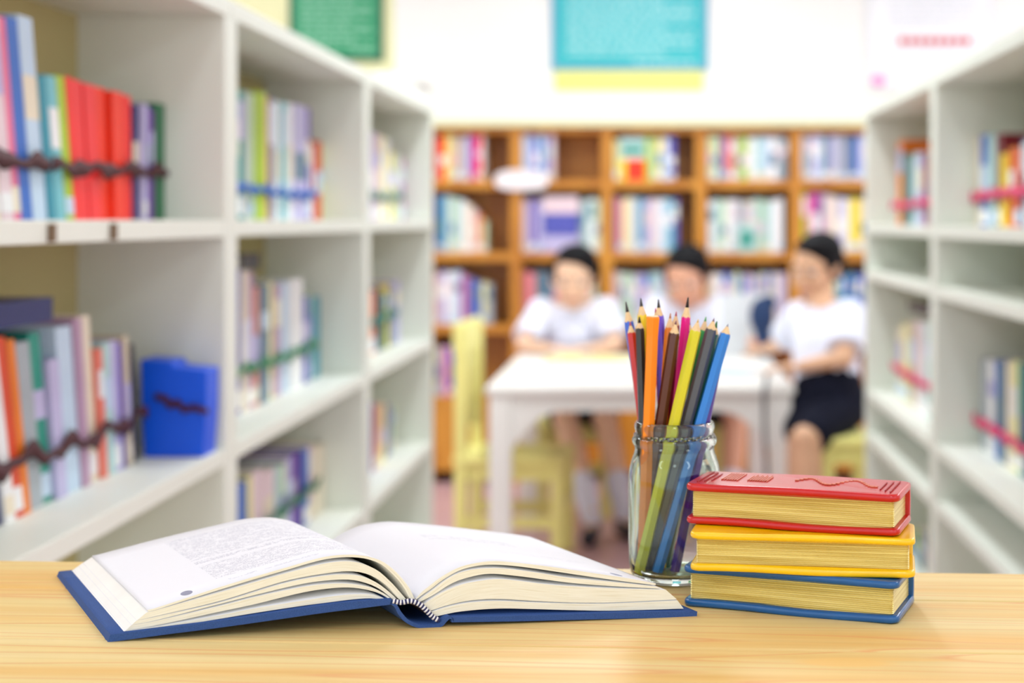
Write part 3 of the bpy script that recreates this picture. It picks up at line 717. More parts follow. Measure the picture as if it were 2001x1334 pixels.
GR = 'books on the right white bookcases'
def rrow(X, zs, spec, where, fine, ylim): side_row('right', X, zs, spec, where, GR, fine=fine, ylim=ylim, vis=(0, 2001 if fine else 1819))
rrow(.73, HC-.015, [(1750,1761,275,'orange'),(1761,1770,300,'dark green'),(1770,1780,305,'slate'),(1780,1792,298,'pale teal'),(1792,1802,300,'lavender'),(1802,1812,302,'maroon'),(1812,1826,300,'cream'),(1826,1845,300,'teal')],
 'upper shelf of the farther right white bookcase', False, (3.66, 4.73))
m = MB(); m.box(.80, .87, 3.75, 4.6, HC-.0145, HC+.215)
tag(m.build('folder', bm_('orange'), origin=(.83, 4.2, HC-.0145), bevel=.002), 'wide orange folder standing behind the far right upper books', 'folder')
rrow(.73, HC-.522, [(1750,1762,640,'cream'),(1762,1774,632,'pale yellow'),(1774,1786,628,'beige'),(1786,1797,628,'pale pink'),(1797,1808,630,'white'),(1808,1818,630,'pale teal'),(1818,1832,630,'cream'),(1832,1850,636,'mauve')],
 'third shelf of the farther right white bookcase', False, (3.66, 4.73))
frame_book(Vector((.75, 3.9, HC-.27)), lambda x, y, z: Vector((.75+y, 3.85+z, HC-.262+x)), 0, .022, .65, .1, 'dark brown', 'long dark brown folder lying on the pale far right books', GR, True)
rrow(.73, HC-.95, [(1770,1780,1040,'blue'),(1780,1792,1036,'yellow-green'),(1792,1803,1038,'slate'),(1803,1814,1040,'cream'),(1814,1830,1040,'teal')],
 'low shelf behind the stack of small books', False, (3.66, 4.73))
rrow(.75, HC-.015, [(1903,1914,266,'cream'),(1914,1928,264,'blue'),(1928,1942,262,'pale teal'),(1942,1954,262,'maroon'),(1954,1964,300,'yellow'),(1964,1976,288,'orange'),(1976,1989,290,'vermilion'),(1989,2000,270,'navy'),(2000,2012,272,'pale blue'),(2012,2030,262,'pale yellow'),(2030,2052,262,'teal'),(2052,2080,262,'white')],
 'upper shelf of the nearer right white bookcase', True, (2.5, 3.575))
rrow(.75, HC-.522, [(1914,1926,700,'grey'),(1926,1938,704,'white'),(1938,1950,706,'blue'),(1950,1962,712,'slate'),(1962,1974,708,'cream'),(1974,1986,706,'pale yellow'),(1986,1998,710,'sea green'),(1998,2014,710,'navy'),(2014,2034,712,'white'),(2034,2060,712,'teal')],
 'third shelf of the nearer right white bookcase', True, (2.5, 3.575))
PK = (222, 60, 110)
ribbon('right', .73, HC+.045, 3.80, 4.66, PK, 'pink', 'pink ribbon across the books in front of the orange folder', wd=.02)
ribbon('right', .73, HC-.44, 3.70, 4.66, PK, 'pink', 'pink ribbon across the pale books on the farther right bookcase', wd=.022)
ribbon('right', .75, HC+.055, 2.6, 3.58, PK, 'pink', 'pink ribbon across the books at the right photo edge, upper shelf', wd=.022)
ribbon('right', .75, HC-.46, 2.6, 3.57, PK, 'pink', 'pink ribbon across the books at the right photo edge, lower down', wd=.022)

# ------------------------------------------------------------------ brown bookcase on the back wall
YB = 7.2; K = YB/F
def bx_(px): return (px-CX)*K
def bz_(py): return HC-(py-CY)*K
e = empty('brown_bookcase', (0, YB+.12, 0), 'long orange-brown wooden bookcase along the back wall', 'bookcase')
DIV = [655, 836, 1008, 1186, 1370, 1555, 1740]
ztop = bz_(250)
m = MB(); m.box(bx_(645), bx_(1750), YB-.01, YB+.29, ztop-.022, ztop+.006); m.build('top_panel', brown, e, bevel=.002)
m = MB(); m.box(bx_(640), bx_(1755), YB-.03, YB+.29, ztop+.0065, ztop+.034); m.build('top_trim', mat('pale_green_trim', (226, 228, 180), .5), e)
for d in DIV:
    m = MB(); m.box(bx_(d-11), bx_(d+11), YB, YB+.28, 0, ztop-.022); m.build('divider_panel', brown, e, bevel=.002)
m = MB(); m.box(bx_(655), bx_(1740), YB+.265, YB+.28, 0, ztop-.022); m.build('back_panel', brown, e)
SH = [352, 493, 634, 775]
for y in SH:
    for a, b_ in zip(DIV, DIV[1:]):
        m = MB(); m.box(bx_(a+11), bx_(b_-11), YB+.002, YB+.264, bz_(y)-.042, bz_(y)); m.build('shelf_board', brown, e, bevel=.002)
for a, b_ in zip(DIV, DIV[1:]):
    m = MB(); mid_ = (a+b_)/2
    for u0, u1, hx in ((a+12, mid_-1, mid_-8), (mid_+1, b_-12, mid_+8)):
        m = MB(); m.box(bx_(u0), bx_(u1), YB+.003, YB+.023, .06, bz_(775)-.045)
        d_ = m.build('door', brown, e, bevel=.003)
        m = MB(); m.ell((bx_(hx), YB-.008, .32), .012); m.build('knob', mat('dark_knob', (70, 44, 24), .4), d_, origin=e['_w'], smooth=True)
def cell(x0, x1, ys, spec, where, full=True):
    """spec: list of (px0, px1, topy, colour)"""
    for i, (a, b_, t, col) in enumerate(spec):
        z = bz_(ys); h = bz_(t)-z; w_ = (b_-a)*K; d = R.uniform(.14, .18); back = R.uniform(.012, .03)
        def A(x, y, zz, a=a, back=back, z=z): return Vector((bx_(a)+x, YB+back+y, z+zz))
        tg = R.choice([None, 'white', 'pale blue', 'cream']); tg = None if tg == col else tg
        bd = R.choice([None, None, 'white', 'slate', 'pale pink']) if w_ > .02 else None; bd = None if bd == col else bd
        frame_book(A(0, 0, 0), A, 0, w_-.001, h, d, col, '%s book, %s from the left, %s' % (col, ordn(i), where), 'books on the brown bookcase', False, bd, tg)
def fill(x0, x1, ytop, cols, wmin=8, wmax=13, jt=8):
    out = []; x = x0
    while x < x1-4:
        w_ = min(R.uniform(wmin, wmax), x1-x); out.append((x, x+w_, ytop+R.uniform(0, jt), R.choice(cols))); x += w_
    return out
PALE = ['white', 'pale blue', 'lavender', 'cream', 'pale teal', 'pale pink', 'grey', 'pale green']
MIX = PALE+['mauve', 'slate', 'salmon', 'pale yellow', 'indigo', 'pink']
T, S2, T3, B4 = 'top shelf', 'second shelf', 'third shelf', 'fourth shelf'
def wh(s, c): return '%s, %s bay of the brown bookcase' % (s, c)
bays = ['second', 'third', 'fourth', 'fifth', 'rightmost']
cell(0,0,352, [(848,858,266,'coral'),(858,870,266,'red'),(870,878,262,'yellow'),(878,888,264,'pale green'),(888,898,266,'salmon'),(898,908,268,'pale teal'),(908,916,264,'lavender'),(916,930,262,'magenta'),(930,940,262,'rose red'),(940,945,264,'white')], wh(T, 'second'))
cell(0,0,352, [(1021,1031,262,'pale blue'),(1031,1042,262,'lavender'),(1042,1052,264,'blue'),(1052,1063,262,'pale blue'),(1063,1074,264,'indigo'),(1074,1083,262,'pale pink')], wh(T, 'third'))
cell(0,0,352, [(1200,1210,275,'pale yellow'),(1262,1272,266,'yellow-green'),(1272,1284,268,'pale green'),(1284,1294,266,'yellow'),(1294,1306,268,'pale blue'),(1306,1320,266,'indigo')], wh(T, 'fourth'))
cell(0,0,352, [(1383,1392,266,'pale green'),(1392,1402,266,'pale yellow'),(1402,1411,264,'teal'),(1411,1424,264,'pink'),(1424,1438,264,'salmon'),(1438,1449,266,'pale green'),(1449,1462,266,'yellow-green'),(1462,1476,268,'white'),(1476,1490,266,'pale teal'),(1490,1504,266,'pale blue'),(1504,1518,268,'white'),(1518,1532,266,'grey'),(1532,1541,266,'slate')], wh(T, 'fifth'))
cell(0,0,352, fill(1567, 1725, 262, ['pale blue', 'lavender', 'slate', 'pale blue', 'blue', 'grey'], 8, 13, 3), wh(T, 'rightmost'))
cell(0,0,493, [(848,858,380,'blue'),(858,868,384,'teal'),(868,878,382,'pale blue'),(878,888,386,'pale green'),(888,900,388,'pale teal'),(900,910,392,'white'),(910,922,400,'cream'),(922,932,410,'pale pink'),(932,941,420,'orange'),(941,950,430,'pale green')], wh(S2, 'second'))
cell(0,0,493, [(1021,1030,390,'pale pink'),(1030,1038,388,'lavender'),(1038,1047,390,'violet'),(1047,1060,390,'lavender'),(1131,1142,392,'grey'),(1142,1152,390,'pale teal'),(1152,1163,388,'white'),(1163,1174,390,'pale green')], wh(S2, 'third'))
cell(0,0,493, [(1199,1208,386,'mauve'),(1208,1216,388,'pink'),(1216,1226,388,'pale yellow'),(1226,1238,386,'cream'),(1238,1248,388,'pale blue'),(1248,1258,386,'teal'),(1258,1270,390,'lavender'),(1270,1282,388,'pale pink'),(1282,1294,390,'white'),(1294,1306,388,'pale blue'),(1306,1316,390,'aqua'),(1316,1326,388,'indigo')], wh(S2, 'fourth'))
cell(0,0,493, fill(1384, 1535, 388, ['white', 'pale teal', 'white', 'pale green', 'grey', 'cream'], 10, 16, 5), wh(S2, 'fifth'))
cell(0,0,493, [(1568,1578,378,'yellow-green'),(1578,1586,380,'pink'),(1586,1602,376,'magenta'),(1602,1612,378,'mauve'),(1612,1624,380,'pale pink'),(1624,1638,384,'cream'),(1638,1650,386,'lavender'),(1650,1662,388,'white'),(1662,1682,388,'yellow'),(1682,1700,388,'cream'),(1700,1722,388,'blue')], wh(S2, 'rightmost'))
cell(0,0,634, [(848,858,535,'pale pink'),(858,872,530,'lavender'),(872,886,532,'white'),(886,900,530,'pale blue'),(900,908,536,'magenta'),(908,916,540,'mauve'),(916,926,545,'indigo'),(926,938,550,'blue'),(938,950,552,'pale yellow'),(950,962,556,'grey')], wh(T3, 'second'))
cell(0,0,634, fill(1020, 1170, 528, ['salmon', 'pale yellow', 'pale green', 'slate', 'lavender', 'pink', 'white']), wh(T3, 'third'))
cell(0,0,634, fill(1199, 1350, 530, ['pale teal', 'slate', 'pale pink', 'lavender', 'pale green', 'blue']), wh(T3, 'fourth'))
cell(0,0,634, fill(1383, 1538, 532, ['blue', 'pale pink', 'lavender', 'pale green', 'grey', 'white', 'cream']), wh(T3, 'fifth'))
cell(0,0,634, fill(1568, 1720, 532, ['pale yellow', 'blue', 'indigo', 'blue', 'teal']), wh(T3, 'rightmost'))
cell(0,0,775, [(848,857,680,'pale green'),(857,866,678,'lavender'),(866,876,680,'pink'),(876,886,678,'blue'),(886,895,682,'slate')], wh(B4, 'second'))
def facing(x0, x1, y0, y1, bands, label, D=YB+.02):
    """a book turned cover-out; bands: (v0, v1, u0, u1, colour)"""
    m = MB(); X0, X1 = bx_(x0), bx_(x1); Z0, Z1 = bz_(y1), bz_(y0)
    cols = []
    m.box(X0, X1, D, D+.02, Z0, Z1, 0)
    for i, (u0, u1, v0, v1, c) in enumerate(bands[1:]):
        cols.append(c); m.box(X0+(X1-X0)*u0, X0+(X1-X0)*u1, D-.0012-.0008*i, D-.0001, Z0+(Z1-Z0)*v0, Z0+(Z1-Z0)*v1, i+1)
    o = m.build('picture_book', [bm_(bands[0])]+[bm_(c) for c in cols], origin=((X0+X1)/2, D, Z0)); tag(o, label, 'book')
facing(1211, 1261, 268, 352, ['yellow', (0, 1, .5, 1, 'pale teal'), (.1, .9, .62, .8, 'sea green'), (.25, .98, 0, .48, 'orange red'), (0, .25, 0, .5, 'yellow')], 'cover-out picture book, orange and yellow below pale teal')
facing(1061, 1130, 384, 493, ['indigo', (0, 1, .7, 1, 'pale pink'), (.0, 1, 0, .3, 'lavender'), (.1, .9, .36, .62, 'indigo')], 'cover-out picture book, violet with a pink top band')
facing(1440, 1478, 440, 493, ['pale teal', (.2, .8, .2, .8, 'sea green')], 'small cover-out booklet, pale green, in front of white books', D=YB-.0)
# white oval sign hanging on the shelf edge
m = MB(); pts = []
for k in range(40):
    a = 2*math.pi*k/40; c, s = math.cos(a), math.sin(a)
    pts.append((bx_(1020)+.125*math.copysign(abs(c)**.7, c), bz_(352)+.048*math.copysign(abs(s)**.7, s)))
m.rings([[Vector((x, YB-.03, z)) for x, z in pts], [Vector((x, YB-.012, z)) for x, z in pts]])
sg_ = m.build('shelf_sign', mat('sign_white', (246, 240, 240), .5), origin=(bx_(1020), YB-.02, bz_(352))); tag(sg_, 'rounded white sign fixed to the edge of the brown bookcase top shelf', 'sign')

# ------------------------------------------------------------------ posters
YW = 7.5; KW = YW/F
def wx(px): return (px-CX)*KW
def wz(py): return HC-(py-CY)*KW
def poster(x0, x1, y0, y1, name, frame_rgb, rgb, line_rgb, rows, label, lw=.35):
    X0, X1, Z0, Z1 = wx(x0), wx(x1), wz(y1), wz(y0)
    e = empty(name, ((X0+X1)/2, YW-.01, Z0), label, 'poster')
    m = MB(); m.box(X0, X1, YW-.018, YW-.002, Z0, Z1); m.build('frame', mat(name+'_frame', frame_rgb, .5), e, bevel=.003)
    m = MB(); m.box(X0+.02, X1-.02, YW-.0195, YW-.0175, Z0+.02, Z1-.02); m.build('print', mat(name+'_print', rgb, .5, .03, 4), e)
    rr = random.Random(3)
    for (py, pa, pb, c) in rows:
        x = wx(pa); m = MB()
        while x < wx(pb):
            l = rr.uniform(.02, .07); l = min(l, wx(pb)-x)
            m.box(x, x+l, YW-.0205, YW-.0194, wz(py)-.006*c, wz(py)+.006*c); x += l+.012
        m.build('line_of_writing', mat(name+'_letters', line_rgb, .5), e)
    return e
rows = [(y, 1108, 1108+(250 if (y//13) % 4 else 190), 1.0) for y in range(-90, 108, 13)]+[(122, 1240, 1360, 1)]
poster(1077, 1384, -110, 138, 'teal_poster', (120, 170, 205), (48, 186, 196), (190, 240, 240), rows, 'teal framed notice of pale writing, centre of the back wall')
m = MB(); m.box(wx(1084), wx(1374), YW-.012, YW-.001, wz(176), wz(100))
tag(m.build('backing_board', mat('yellow_card', (238, 236, 140), .7), origin=(wx(1229), YW, wz(176))), 'pale yellow card showing below the teal notice', 'card')
rows = [(y, 590, 590+(140 if (y//12) % 3 else 105), 1.0) for y in range(-80, 92, 12)]+[(100, 690, 735, 1)]
poster(566, 750, -110, 120, 'green_poster', (40, 90, 70), (30, 148, 100), (150, 214, 180), rows, 'green framed notice of pale writing above the left bookcases')
m = MB(); m.box(wx(430), wx(770), YW-.0012, YW-.0002, wz(140), wz(-130))
tag(m.build('backing_board', mat('cream_card', (240, 240, 190), .8), origin=(wx(600), YW, wz(140))), 'pale yellow backing sheet around the green notice', 'card')
rows = [(y, 1735, 1900, .5) for y in range(-60, 60, 12)]+[(y, 1730, 1870, .4) for y in range(100, 150, 12)]
e = poster(1692, 1940, -110, 178, 'white_poster', (236, 238, 244), (246, 248, 252), (200, 208, 224), rows, 'white notice with a red line of writing, right of the back wall')
m = MB()
x = wx(1755)
while x < wx(1892): m.box(x, x+.035, YW-.0222, YW-.0206, wz(88), wz(74)); x += .045
m.build('red_lettering', mat('red_ink', (216, 60, 84), .5), e)
m = MB(); m.ell((wx(1715), YW-.021, wz(158)), (.035, .002, .03)); m.build('pink_flower_print', mat('pink_ink', (238, 150, 210), .5), e)

# ------------------------------------------------------------------ tables and chairs
TZ = HC-.5417
def table(x0, x1, y0, y1, label, m_=wtab):
    e = empty('white_table', ((x0+x1)/2, (y0+y1)/2, 0), label, 'table')
    m = MB(); m.box(x0, x1, y0, y1, TZ-.028, TZ); m.build('tabletop', m_, e, bevel=.008, seg=3)
    lw = .07
    for lx in (x0+.012, x1-.012-lw):
        for ly in (y0+.012, y1-.012-lw):
            m = MB(); m.box(lx, lx+lw, ly, ly+lw, 0, TZ-.028); m.build('leg', m_, e, bevel=.004)
    for (a, b_, c, d) in ((x0+.012+lw, x1-.012-lw, y0+.02, y0+.045), (x0+.012+lw, x1-.012-lw, y1-.045, y1-.02)):
        m = MB(); n = 24; tp = []; bt = []
        for k in range(n+1):
            u = k/n; x = a+(b_-a)*u; q = min(u, 1-u)*(b_-a)/.17
            drop = (.055)+(.13*(1-min(1, q))**2.2)
            tp.append((x, TZ-.028)); bt.append((x, TZ-.028-drop))
        out = [Vector((x, c, z)) for x, z in tp]+[Vector((x, c, z)) for x, z in bt[::-1]]
        for k in range(n):
            m.hexa([Vector((bt[k][0], c, bt[k][1])), Vector((bt[k+1][0], c, bt[k+1][1])), Vector((bt[k+1][0], d, bt[k+1][1])), Vector((bt[k][0], d, bt[k][1])),
                    Vector((tp[k][0], c, tp[k][1])), Vector((tp[k+1][0], c, tp[k+1][1])), Vector((tp[k+1][0], d, tp[k+1][1])), Vector((tp[k][0], d, tp[k][1]))])
        m.build('apron', m_, e)
    for (a, b_) in ((x0+.02, x0+.045), (x1-.045, x1-.02)):
        m = MB(); m.box(a, b_, y0+.08, y1-.08, TZ-.085, TZ-.028); m.build('side_apron', m_, e)
    return e
table(-.545, .466, 5.0, 6.22, 'white reading table with children seated behind it')
m = MB(); cpts = [P(1497, 716, 5.4), P(1495, 742, 5.06), P(1494, 764, 4.985), P(1494, 840, 4.98), P(1498, 930, 4.985), P(1494, 1040, 4.98)]
cpts[0].z = cpts[1].z = TZ+.006; cpts[2].z = TZ-.01; cpts[1].y = 5.02
cs = smooth_curve(cpts+[Vector((cpts[-1].x, 4.98, .01))], 30)
for a, b_ in zip(cs, cs[1:]): m.cap(a, b_, .006, .006, 8)
tag(m.build('cord', mat('dark_cord', (24, 44, 62), .6), origin=(cs[-1].x, 4.98, 0), smooth=True), 'dark cord hanging over the front edge of the white table, near its right leg', 'cord')
def chair(cx, cy, ang, label, group, back=True, sh=.395, w_=.38, d_=.38, bh=.86):
    e = empty('yellow_chair' if back else 'yellow_stool', (cx, cy, 0), label, 'chair' if back else 'stool', group); e.rotation_euler = (0, 0, ang)
    O = (0, 0, 0); t = .042
    m = MB(); m.box(-w_/2, w_/2, -d_/2, d_/2, sh-.03, sh); m.build('seat', yel, e, origin=O, bevel=.008)
    for sx in (-1, 1):
        for sy in (-1, 1):
            top = bh if (back and sy > 0) else sh-.03
            x = sx*(w_/2-t/2-.006); y = sy*(d_/2-t/2-.006)
            m = MB(); m.box(x-t/2, x+t/2, y-t/2, y+t/2, 0, top); m.build('leg', yel, e, origin=O, bevel=.004)
    for z in (.14,):
        for sx in (-1, 1):
            x = sx*(w_/2-t/2-.006); m = MB(); m.box(x-.012, x+.012, -d_/2+t, d_/2-t, z, z+.04); m.build('stretcher', yel, e, origin=O)
        m = MB(); m.box(-w_/2+t, w_/2-t, -d_/2+.018, -d_/2+.04, z+.05, z+.085); m.build('stretcher', yel, e, origin=O)
    for sy in (-1, 1):
        m = MB(); y = sy*(d_/2-.03); m.box(-w_/2+t, w_/2-t, y-.01, y+.01, sh-.085, sh-.03); m.build('apron', yel, e, origin=O)
    for sx in (-1, 1):
        m = MB(); x = sx*(w_/2-.03); m.box(x-.01, x+.01, -d_/2+t, d_/2-t, sh-.085, sh-.03); m.build('apron', yel, e, origin=O)
    if back:
        y = d_/2-t/2-.006
        m = MB(); m.box(-w_/2, w_/2, y-.016, y+.026, bh-.11, bh+.01); m.build('top_rail', yel, e, origin=O, bevel=.01)
        m = MB(); m.box(-w_/2+t, w_/2-t, y-.012, y+.012, sh+.10, sh+.15); m.build('lower_rail', yel, e, origin=O)
        for k in (-1, 0, 1):
            m = MB(); m.box(k*.095-.04, k*.095+.04, y-.009, y+.009, sh+.15, bh-.11); m.build('back_slat', yel, e, origin=O)
    return e
GY = 'yellow chairs and stools round the tables'
chair(-.50, 5.62, math.radians(86), 'yellow wooden chair at the left end of the table', GY, w_=.36, d_=.40)
chair(.625, 5.03, math.radians(4), 'yellow stool under the boy at the right', GY, back=False, sh=.54, w_=.20, d_=.26)
chair(-.33, 6.5, math.radians(3), 'yellow stool under the boy at the left, mostly behind the table', GY, back=False, sh=.40, w_=.32, d_=.32)
chair(.15, 6.5, math.radians(-3), 'yellow stool under the middle boy, mostly behind the table', GY, back=False, sh=.40, w_=.32, d_=.32)

# things on the tables
def flat_book(x, y, w_, d_, a, label, col='white', open_=True):
    e = empty('open_booklet', (x, y, TZ), label, 'book', 'books lying on the reading table'); e.rotation_euler = (0, 0, a)
    for s in (-1, 1):
        m = MB(); n = 8; r0 = []; r1 = []
        rings = []
        for k in range(n+1):
            u = k/n; xx = s*w_/2*u; zz = .004+.012*math.sin(math.pi*min(1, u*1.1)**.7)*.8
            rings.append([Vector((xx, -d_/2, .0)), Vector((xx, d_/2, .0)), Vector((xx, d_/2, zz)), Vector((xx, -d_/2, zz))])
        m.rings(rings); m.build('page_half', bm_(col), e, origin=(0,0,0), smooth=False)
flat_book(-.25, 5.93, .34, .22, .05, 'open pale yellow book in front of the left boy', 'pale yellow')
flat_book(.12, 5.95, .30, .20, -.1, 'open white book in front of the middle boy', 'white')
flat_book(.20, 5.45, .30, .21, .3, 'open pale blue booklet on the table right of the jar', 'pale blue')
for (x, y, a, lb, c) in ((-.36, 5.45, .1, 'loose white sheet lying near the left table corner', 'white'), (.02, 5.3, -.2, 'loose cream sheet lying on the front of the table', 'cream')):
    M_ = Matrix.Translation((x, y, TZ)) @ Matrix.Rotation(a, 4, 'Z'); m = MB(); m.box(-.105, .105, -.15, .15, .0003, .0018, M=M_)
    tag(m.build('paper_sheet', bm_(c), origin=(x, y, TZ)), lb, 'paper', 'papers on the reading table')
# dark blue bag and pale grey folder near the middle
c = P(1489, 612, 6.02)
m = MB(); m.ell(c+Vector((0, 0, -.01)), (.05, .045, .075)); m.cap(c+Vector((.0, 0, -.07)), Vector((c.x+.02, c.y, TZ+.03)), .032, .03); m.ell(c+Vector((.025, 0, .04)), (.03, .03, .035))
bg = m.build('drawstring_bag', mat('navy_cloth', (26, 52, 92), .8, .2, 40), origin=(c.x, c.y, TZ), remesh=.006, smo=4); tag(bg, 'dark navy cloth bag standing on the table between two boys', 'bag')
m = MB(); a = P(1425, 700, 6.15)
M_ = Matrix.Translation((.375, 6.12, TZ)) @ Matrix.Rotation(.15, 4, 'Z') @ Matrix.Rotation(-.18, 4, 'X')
m.box(-.10, .015, -.012, .0, 0, .25, M=M_); m.box(.018, .11, -.012, .0, 0, .25, M=M_ @ Matrix.Rotation(-.12, 4, 'Z'))
fo = m.build('standing_folder', mat('grey_white_card', (214, 218, 220), .6), origin=(.375, 6.12, TZ), bevel=.004); tag(fo, 'pale grey folder propped upright right of the middle boy', 'folder')

# ------------------------------------------------------------------ children
def person(base, label, hips, chest, neck, head, fyaw, pitch, sh, el, wr, kn, an, skin_rgb, hand_dir, shoes=True, srgb=(232, 236, 252), hair_back=.0, tilt=0.0, legskin=None, hs=1.0):
    e = empty('person', (base[0], base[1], 0), label, 'person', 'schoolboys at the reading tables')
    V3 = Vector
    hips, chest, neck, head = map(V3, (hips, chest, neck, head)); sh = [V3(p) for p in sh]; el = [V3(p) for p in el]; wr = [V3(p) for p in wr]; kn = [V3(p) for p in kn]; an = [V3(p) for p in an]
    skin = mat('skin_%d_%d_%d' % skin_rgb, skin_rgb, .5, .03, 20)
    q = Quaternion((0, 0, 1), fyaw) @ Quaternion((0, 1, 0), tilt) @ Quaternion((1, 0, 0), pitch)    # face looks along q*(0,-1,0)
    H = lambda x, y, z: head+q @ (V3((x, y, z))*hs)
    m = MB()
    ME = lambda c, r_, q_=None, nu=16, nv=10: m.ell(c, tuple(x*hs for x in r_), q_, nu, nv)
    MC = lambda a, b, ra, rb, n=12: m.cap(a, b, ra*hs, rb*hs, n)
    ME(H(0, .008, .022), (.070, .086, .080), q, 24, 16)
    ME(H(0, -.015, -.035), (.057, .066, .066), q, 20, 14)
    ME(H(0, -.055, -.078), (.028, .024, .022), q)          # chin
    MC(H(0, -.078, .010), H(0, -.094, -.022), .008, .012)  # nose
    ME(H(0, -.083, -.052), (.024, .010, .010), q)          # lips
    for s in (-1, 1):
        ME(H(s*.074, .006, -.005), (.011, .020, .028), q)
        ME(H(s*.038, -.058, -.022), (.024, .022, .022), q)
        ME(H(s*.030, -.072, .026), (.024, .012, .009), q)  # brow ridge
    m.cap(H(0, .022, -.045), neck, .040, .044)
    m.cap(neck, chest, .05, .085); m.cap(chest, hips, .095, .10)
    for i, s in enumerate((-1, 1)):
        m.cap(neck, sh[i], .045, .045); m.cap(chest, sh[i], .07, .05)
        m.cap(sh[i], el[i], .040, .031); m.cap(el[i], wr[i], .031, .020)
        # hand
        d = V3(hand_dir[i]).normalized(); up = V3((0, 0, 1)); sd = d.cross(up).normalized(); up = sd.cross(d)
        qh = Matrix((sd, d, up)).transposed().to_quaternion()
        pc = wr[i]+d*.040
        m.ell(pc, (.030, .038, .014), qh)
        for k, (off, ln) in enumerate(((-.024, .048), (-.008, .056), (.009, .053), (.024, .042))):
            r0 = pc+sd*off+d*.030; r1 = r0+d*ln*.5-up*.004; r2 = r1+d*ln*.4-up*.014
            m.cap(r0, r1, .0078, .007, 8); m.cap(r1, r2, .007, .006, 8)
        ts = 1 if i == 0 else -1
        inner = sd if (sd.dot(V3(wr[1-i])-wr[i]) > 0) else -sd
        m.cap(wr[i]+d*.022+inner*.02, wr[i]+d*.045+inner*.042, .010, .008, 8); m.cap(wr[i]+d*.045+inner*.042, wr[i]+d*.066+inner*.046-up*.004, .008, .0068, 8)
        m.cap(hips+(kn[i]-hips).normalized()*.03+V3((s*.05, 0, -.02)), kn[i], .075, .052)
        m.cap(kn[i], kn[i].lerp(an[i], .35), .048, .046); m.cap(kn[i].lerp(an[i], .35), an[i], .046, .028)
        ft = V3((kn[i].x-hips.x, kn[i].y-hips.y, 0)).normalized()
        m.cap(an[i]+V3((0, 0, -.045)), an[i]+ft*.09+V3((0, 0, -.065)), .022, .017)
    body = m.build('body', skin, e, remesh=.0048, smo=3)
    # clothing
    m = MB(); cl = mat('white_school_shirt', srgb, .8, .03, 12)
    m.cap(neck-V3((0, 0, .035)), chest, .066, .108); m.cap(chest, hips, .112, .118)
    m.cap(chest+V3((0, 0, .02)), hips, .1, .12)
    for i in range(2):
        m.cap(neck-V3((0, 0, .035)), sh[i], .055, .058); m.cap(chest, sh[i], .085, .064)
        e1 = sh[i].lerp(el[i], .78); m.tube(sh[i], e1, .058, .066, 16); m.ell(sh[i], .058)
    m.build('shirt', cl, e, remesh=.006, smo=6)
    fw = q @ V3((0, -1, 0)); bf_ = V3((fw.x, fw.y, 0)).normalized(); sd_ = V3((0, 0, 1)).cross(bf_)
    for s in (-1, 1):
        m = MB(); a = neck+V3((0, 0, -.002))
        p0 = a+sd_*s*.052-bf_*.01+V3((0, 0, .016)); p1 = a+bf_*.062+sd_*s*.006+V3((0, 0, -.028)); p2 = a+bf_*.070+sd_*s*.055+V3((0, 0, -.066)); p3 = a+sd_*s*.078+bf_*.0+V3((0, 0, -.012))
        up = V3((0, 0, .004))+bf_*.004
        m.hexa([p0, p1, p2, p3, p0+up, p1+up, p2+up, p3+up]); m.build('collar', cl, e, bevel=.001)
    m = MB(); sm = mat('navy_shorts', (16, 19, 36), .9, .1, 30, spec=.2)
    m.cap(hips+V3((0, 0, .03)), hips+V3((0, 0, .01)), .120, .118)
    for i, s in enumerate((-1, 1)):
        a = hips+V3((s*.05, 0, -.02)); m.cap(a, a.lerp(kn[i], .86), .092, .068)
    m.build('shorts', sm, e, remesh=.007, smo=5)
    # hair
    m = MB(); hm = mat('black_hair', (8, 8, 13), .65, .2, 80, spec=.2)
    ME(H(.008, .026, .052), (.079, .088, .070), q, 24, 16)
    ME(H(.006, .052, .010), (.078, .060, .080), q, 20, 12)
    ME(H(.012, -.040, .090), (.056, .030, .020), q)
    for s in (-1, 1): ME(H(s*.064, .012, .020), (.020, .045, .042), q)
    m.build('hair', hm, e, remesh=.006, smo=3)
    ew = mat('eye_white', (240, 240, 240), .2); ed = mat('eye_dark', (30, 20, 16), .2); lp = mat('lips', (190, 104, 96), .5); bw = mat('brow', (30, 26, 28), .7)
    for s in (-1, 1):
        m = MB(); ME(H(s*.030, -.074, .006), (.014, .010, .0052), q); m.build('eye', ew, e, smooth=True)
        m = MB(); ME(H(s*.030, -.0805, .0045), (.0060, .005, .0050), q); m.build('iris', ed, e, smooth=True)
        m = MB(); MC(H(s*.018, -.084, .028), H(s*.044, -.074, .030), .0034, .0026); m.build('eyebrow', bw, e, smooth=True)
    m = MB(); MC(H(-.020, -.086, -.052), H(.020, -.086, -.052), .0042, .0042); MC(H(-.012, -.091, -.053), H(.012, -.091, -.053), .004, .004); m.build('mouth', lp, e, smooth=True)
    if shoes:
        so = mat('white_socks', (226, 228, 244), .8); st = mat('dark_shoes', (34, 34, 48), .5)
        for i in range(2):
            ft = V3((kn[i].x-hips.x, kn[i].y-hips.y, 0)).normalized()
            m = MB(); m.cap(an[i]+V3((0, 0, -.02)), an[i].lerp(kn[i], .32), .037, .050); m.build('sock', so, e, remesh=.006, smo=2)
            m = MB(); z = .036
            a = V3((an[i].x, an[i].y, z)); m.cap(a-ft*.02, a+ft*.12, .034, .032); m.ell(a+V3((0, 0, .02)), (.036, .036, .03)); m.build('shoe', st, e, remesh=.006, smo=2)
    return e
SK = (226, 178, 142)
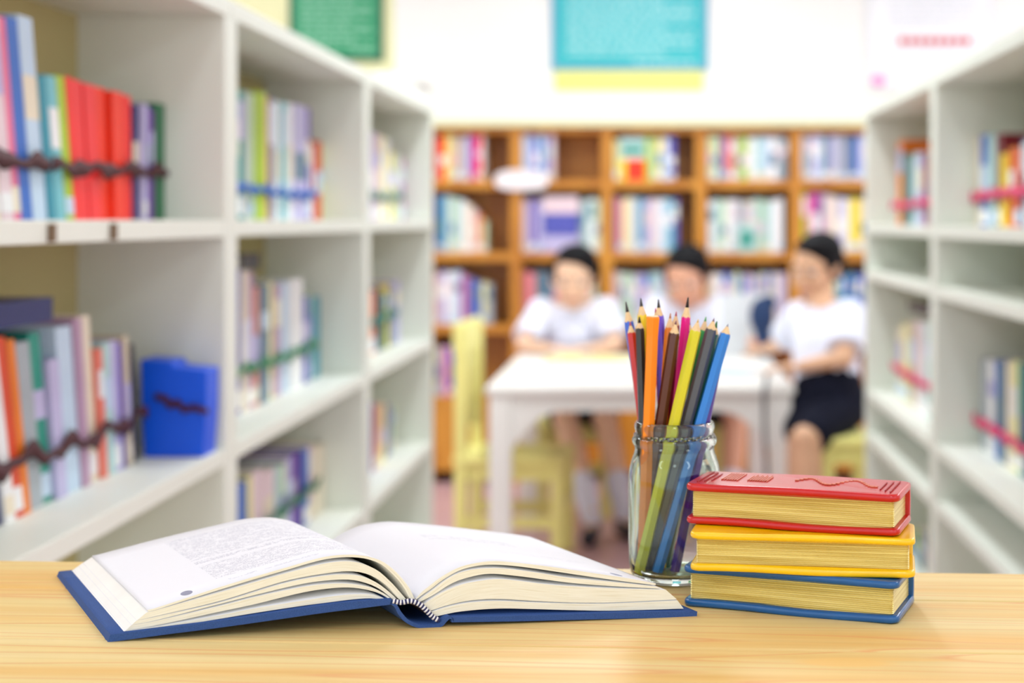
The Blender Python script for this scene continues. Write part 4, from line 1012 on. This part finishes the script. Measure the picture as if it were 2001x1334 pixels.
# left boy, elbows on the table, looking down at his book
h = P(1121, 545, 6.38)
person((h.x, 6.5), 'person in a white shirt leaning on the table, leftmost of the three boys', (h.x, 6.50, .50), (h.x, 6.44, .74), (h.x, 6.42, .875), h, 0.0, math.radians(12),
  [P(1058, 610, 6.42), P(1182, 608, 6.42)], [P(1022, 676, 6.28), P(1204, 676, 6.28)], [P(1068, 690, 6.12)+Vector((0, 0, .02)), P(1158, 690, 6.12)+Vector((0, 0, .02))],
  [(h.x-.02, 6.14, .44), (h.x+.14, 6.14, .44)], [(-.235, 5.90, .11), (-.11, 5.98, .11)], (238, 196, 164), [(.6, -.5, 0), (-.6, -.5, 0)], hs=1.17)
# middle boy, head turned towards his left hand
h = P(1341, 545, 6.38)
person((h.x, 6.5), 'person in a white shirt between the other two boys, head bent down', (h.x+.02, 6.50, .50), (h.x+.02, 6.46, .74), (h.x+.015, 6.43, .875), h, math.radians(-14), math.radians(20),
  [P(1284, 604, 6.42), P(1406, 606, 6.42)], [P(1262, 680, 6.28), P(1432, 682, 6.28)], [P(1300, 694, 6.10)+Vector((0, 0, .02)), P(1470, 668, 6.12)+Vector((0, 0, .0))],
  [(h.x-.09, 6.14, .44), (h.x+.19, 6.10, .46)], [(h.x-.06, 5.92, .11), (h.x+.16, 5.95, .11)], (228, 170, 140), [(.5, -.6, 0), (.7, -.5, -.1)], tilt=math.radians(-6), hs=1.15)
# right boy on the stool, facing left
h = P(1594, 524, 5.22)
person((h.x, 5.1), 'person in white shirt and navy shorts on a yellow stool, looking left', P(1618, 778, 5.10), P(1612, 680, 5.14), P(1606, 600, 5.18), h, math.radians(-38), math.radians(14),
  [P(1564, 622, 5.24), P(1658, 620, 5.10)], [P(1532, 668, 5.34), P(1650, 700, 4.98)], [P(1498, 682, 5.5), P(1566, 716, 5.02)],
  [P(1566, 846, 5.0), P(1577, 858, 4.89)], [(.475, 4.98, .11), (.50, 4.84, .11)], SK, [(-.5, .8, -.1), (-1, .2, -.05)])
